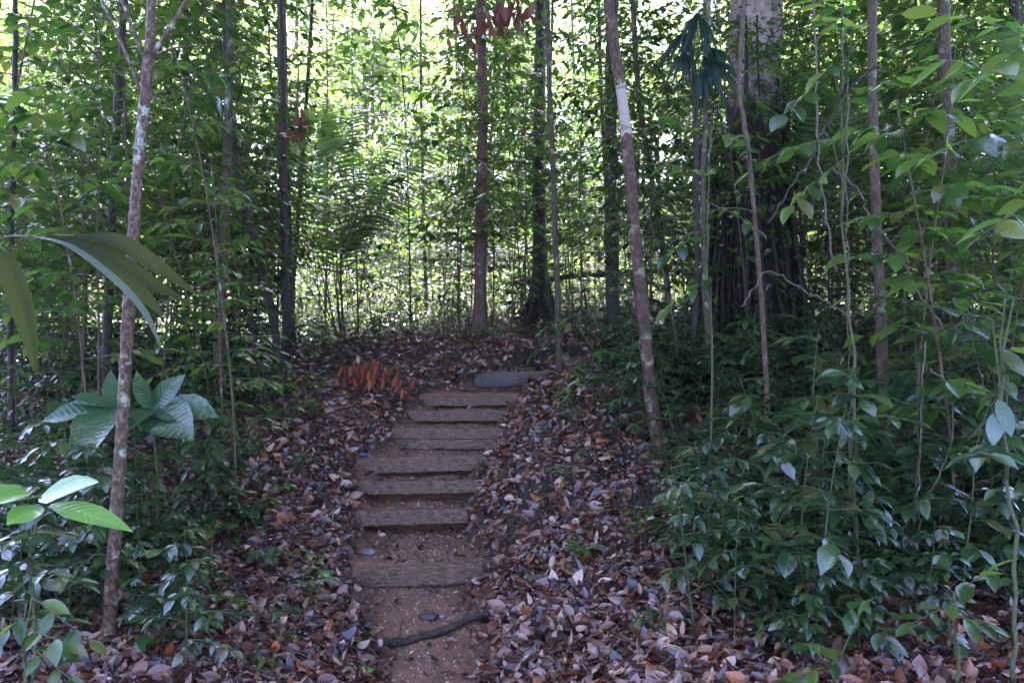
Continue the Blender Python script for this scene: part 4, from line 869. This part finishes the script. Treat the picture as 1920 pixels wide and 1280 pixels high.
# fallen sticks and roots
def stick(name, label, d0, pts, w0, w1, mat, cat, lift=.02, group=None):
    q = []
    for (px, py, d) in pts:
        x = (px-960)*d/F; q.append(np.array([x, d, gzf(x, d)+lift]))
    o = q[len(q)//2].copy(); pl = bent([p-o for p in q], 20, .004); G = Geo(); G.tube(pl, np.linspace(w0, w1, len(pl)), 9, .1)
    t = thing(name, label, cat, tuple(o), group); G.build("wood", mat, t); return t
stick("fallen_branch", "knobbly dark branch lying across the path at the bottom", 5.3, [(715, 1210, 5.12), (760, 1195, 5.25), (830, 1190, 5.32), (915, 1180, 5.38)], .032, .024, M_BARKD, "branch", .03)
stick("tree_root", "long root snaking over the left bank towards the steps", 6, [(395, 1050, 5.9), (440, 1010, 6.2), (500, 985, 6.5), (560, 960, 6.9)], .02, .03, M_BARKG, "root", .02)
stick("tree_root", "short curved root at the left edge of the lower steps", 7, [(560, 930, 7.6), (600, 940, 7.3), (640, 985, 6.9), (665, 1010, 6.6)], .03, .018, M_BARKD, "root", .03)
stick("tree_root", "mossy root stub on the right bank beside the lower steps", 5.6, [(985, 1140, 5.6), (1020, 1150, 5.5), (1040, 1165, 5.4)], .028, .022, M_BARKG, "root", .03)
stick("fallen_branch", "thin stick leaning on the litter just behind the topmost sawn step", 10.7, [(800, 735, 10.6), (880, 732, 10.65), (990, 733, 10.6)], .02, .014, M_BARKD, "branch", .02)
stick("fallen_branch", "thin branch lying on the right bank beside the fourth step", 8, [(945, 870, 8.1), (985, 845, 8.4), (1010, 830, 8.6)], .012, .007, M_BARKD, "branch", .03)
stick("fallen_branch", "stick slanting down the left bank near the lowest step", 5.8, [(600, 1090, 5.9), (650, 1110, 5.7), (690, 1130, 5.5)], .009, .006, M_TWIG, "branch", .02)
o = P(660, 770, 6.4)
G = Geo(); q = bent([np.zeros(3), P(1000, 520, 20)-P(1280, 510, 20)*1.0], 10) if False else None
# fallen trunk lying far back behind the buttressed tree
qa, qb = P(965, 530, 17.0), P(1290, 505, 17.0); log_t = thing("fallen_log", "dark fallen trunk lying level behind the buttressed tree", "log", tuple((qa+qb)/2)); G = Geo(); cc = (qa+qb)/2
G.tube(bent([qa-cc, np.array([0, 0, .05]), qb-cc], 12, .01), np.full(13, .06), 9, .08); G.build("log_body", M_BARKD, log_t)
# green leaf and odd leaves lying on the path
def lone(label, px, d, L, wr, mat, az, r, nrm=(0, -.2, 1)):
    x = (px-960)*d/F; z = gzf(x, d)+.02; lv = Leaves(T_HI); dd = np.array([math.cos(az), math.sin(az), 0])
    lv.add(-dd*L/2, dd, np.array(nrm, float), L, L*wr, r, .03, .1); tag(link("fallen_leaf", lv.mesh("fallen_leaf", mat), None, (x, d, z)), label, "leaf")
lone("round green leaf lying on the mud at the bottom of the path", 690, 4.78, .13, .42, M_BRIGHT, 1.0, .5)
lone("large red brown fallen leaf left of the lowest step", 575, 5.45, .26, .22, M_DEAD, .2, .4)
lone("wide brown fallen leaf with pale veins on the left bank", 510, 5.5, .24, .26, M_DEAD2, 2.6, .3)
lone("pale upright dead leaf at the right end of the fifth step", 960, 8.85, .12, .25, M_PALE, 1.2, .5)
lone("yellowish decayed leaf by the right end of the second step", 880, 6.85, .14, .3, M_OLIVE, .5, .8)
def stone(label, px, d, r, col):
    import bmesh
    m, nt, b, out = newmat("stone_surface"); nt.links.new(ramp(nt, [(.3, tuple(c*.5 for c in col)), (.7, col)], noise(nt, 30, 5, mapping(nt, (1, 1, 1)))), b.inputs["Base Color"]); b.inputs["Roughness"].default_value = .4
    me = bpy.data.meshes.new("stone"); bm = bmesh.new(); bmesh.ops.create_icosphere(bm, subdivisions=3, radius=r)
    for v in bm.verts: v.co = Vector((v.co.x*1.3, v.co.y, v.co.z*.6))*(1+.12*math.sin(v.co.x/r*3+px)+.1*math.sin(v.co.y/r*4+v.co.z/r*3))
    bm.to_mesh(me); bm.free(); me.materials.append(m); me.polygons.foreach_set("use_smooth", [True]*len(me.polygons))
    x = (px-960)*d/F; tag(link("stone", me, None, (x, d, gzf(x, d)+r*.25)), label, "stone")
stone("pale flat stone on the tread above the lowest step", 690, 6.75, .05, (.2, .16, .15))
stone("dark round lump of earth and stone below the lowest step", 803, 5.55, .05, (.05, .03, .022))
stone("small white grey stone right of the dark lump", 828, 5.6, .022, (.22, .2, .22))
# ferns
def fern(label, c, n, L):
    t = thing("fern", label, "fern", tuple(c)); 
    for k in range(n):
        G = Geo(); lv = Leaves(T_MID); a = k*6.28/n+RS.rand()*.4; e = np.array([math.cos(a)*L, math.sin(a)*L, L*.25]); frond(lv, G, np.zeros(3), e*.5+np.array([0, 0, L*.35]), e, 14, L*.38, .22, .003, .2, .15)
        f = G.build("frond_stalk", M_STEM, t); lv.build("leaflets", M_LEAF, f)
fern("small light green fern on the left bank by the lower steps", onground(500, 6.0), 5, .2)
fern("tiny fern right of the bottom of the path", onground(1230, 4.5), 4, .16)
# ------------------------------------------------------------------ air
hz = bpy.data.meshes.new("haze"); import bmesh as _bm
_b = _bm.new(); _bm.ops.create_cube(_b, size=1.0); _b.to_mesh(hz); _b.free(); ho = link("haze", hz, None, (0, 20, 9.5)); ho.scale = (190, 130, 50); ho["kind"] = "stuff"
mh = bpy.data.materials.new("haze"); mh.use_nodes = True; nt_ = mh.node_tree; nt_.nodes.clear()
vo = nt_.nodes.new("ShaderNodeVolumePrincipled"); vo.inputs["Density"].default_value = HAZE; vo.inputs["Color"].default_value = (.95, .97, 1, 1); vo.inputs["Anisotropy"].default_value = .3
oo = nt_.nodes.new("ShaderNodeOutputMaterial"); nt_.links.new(vo.outputs[0], oo.inputs["Volume"]); hz.materials.append(mh)
print("objects", len(bpy.data.objects), "tris", sum(len(m.polygons) for m in bpy.data.meshes))
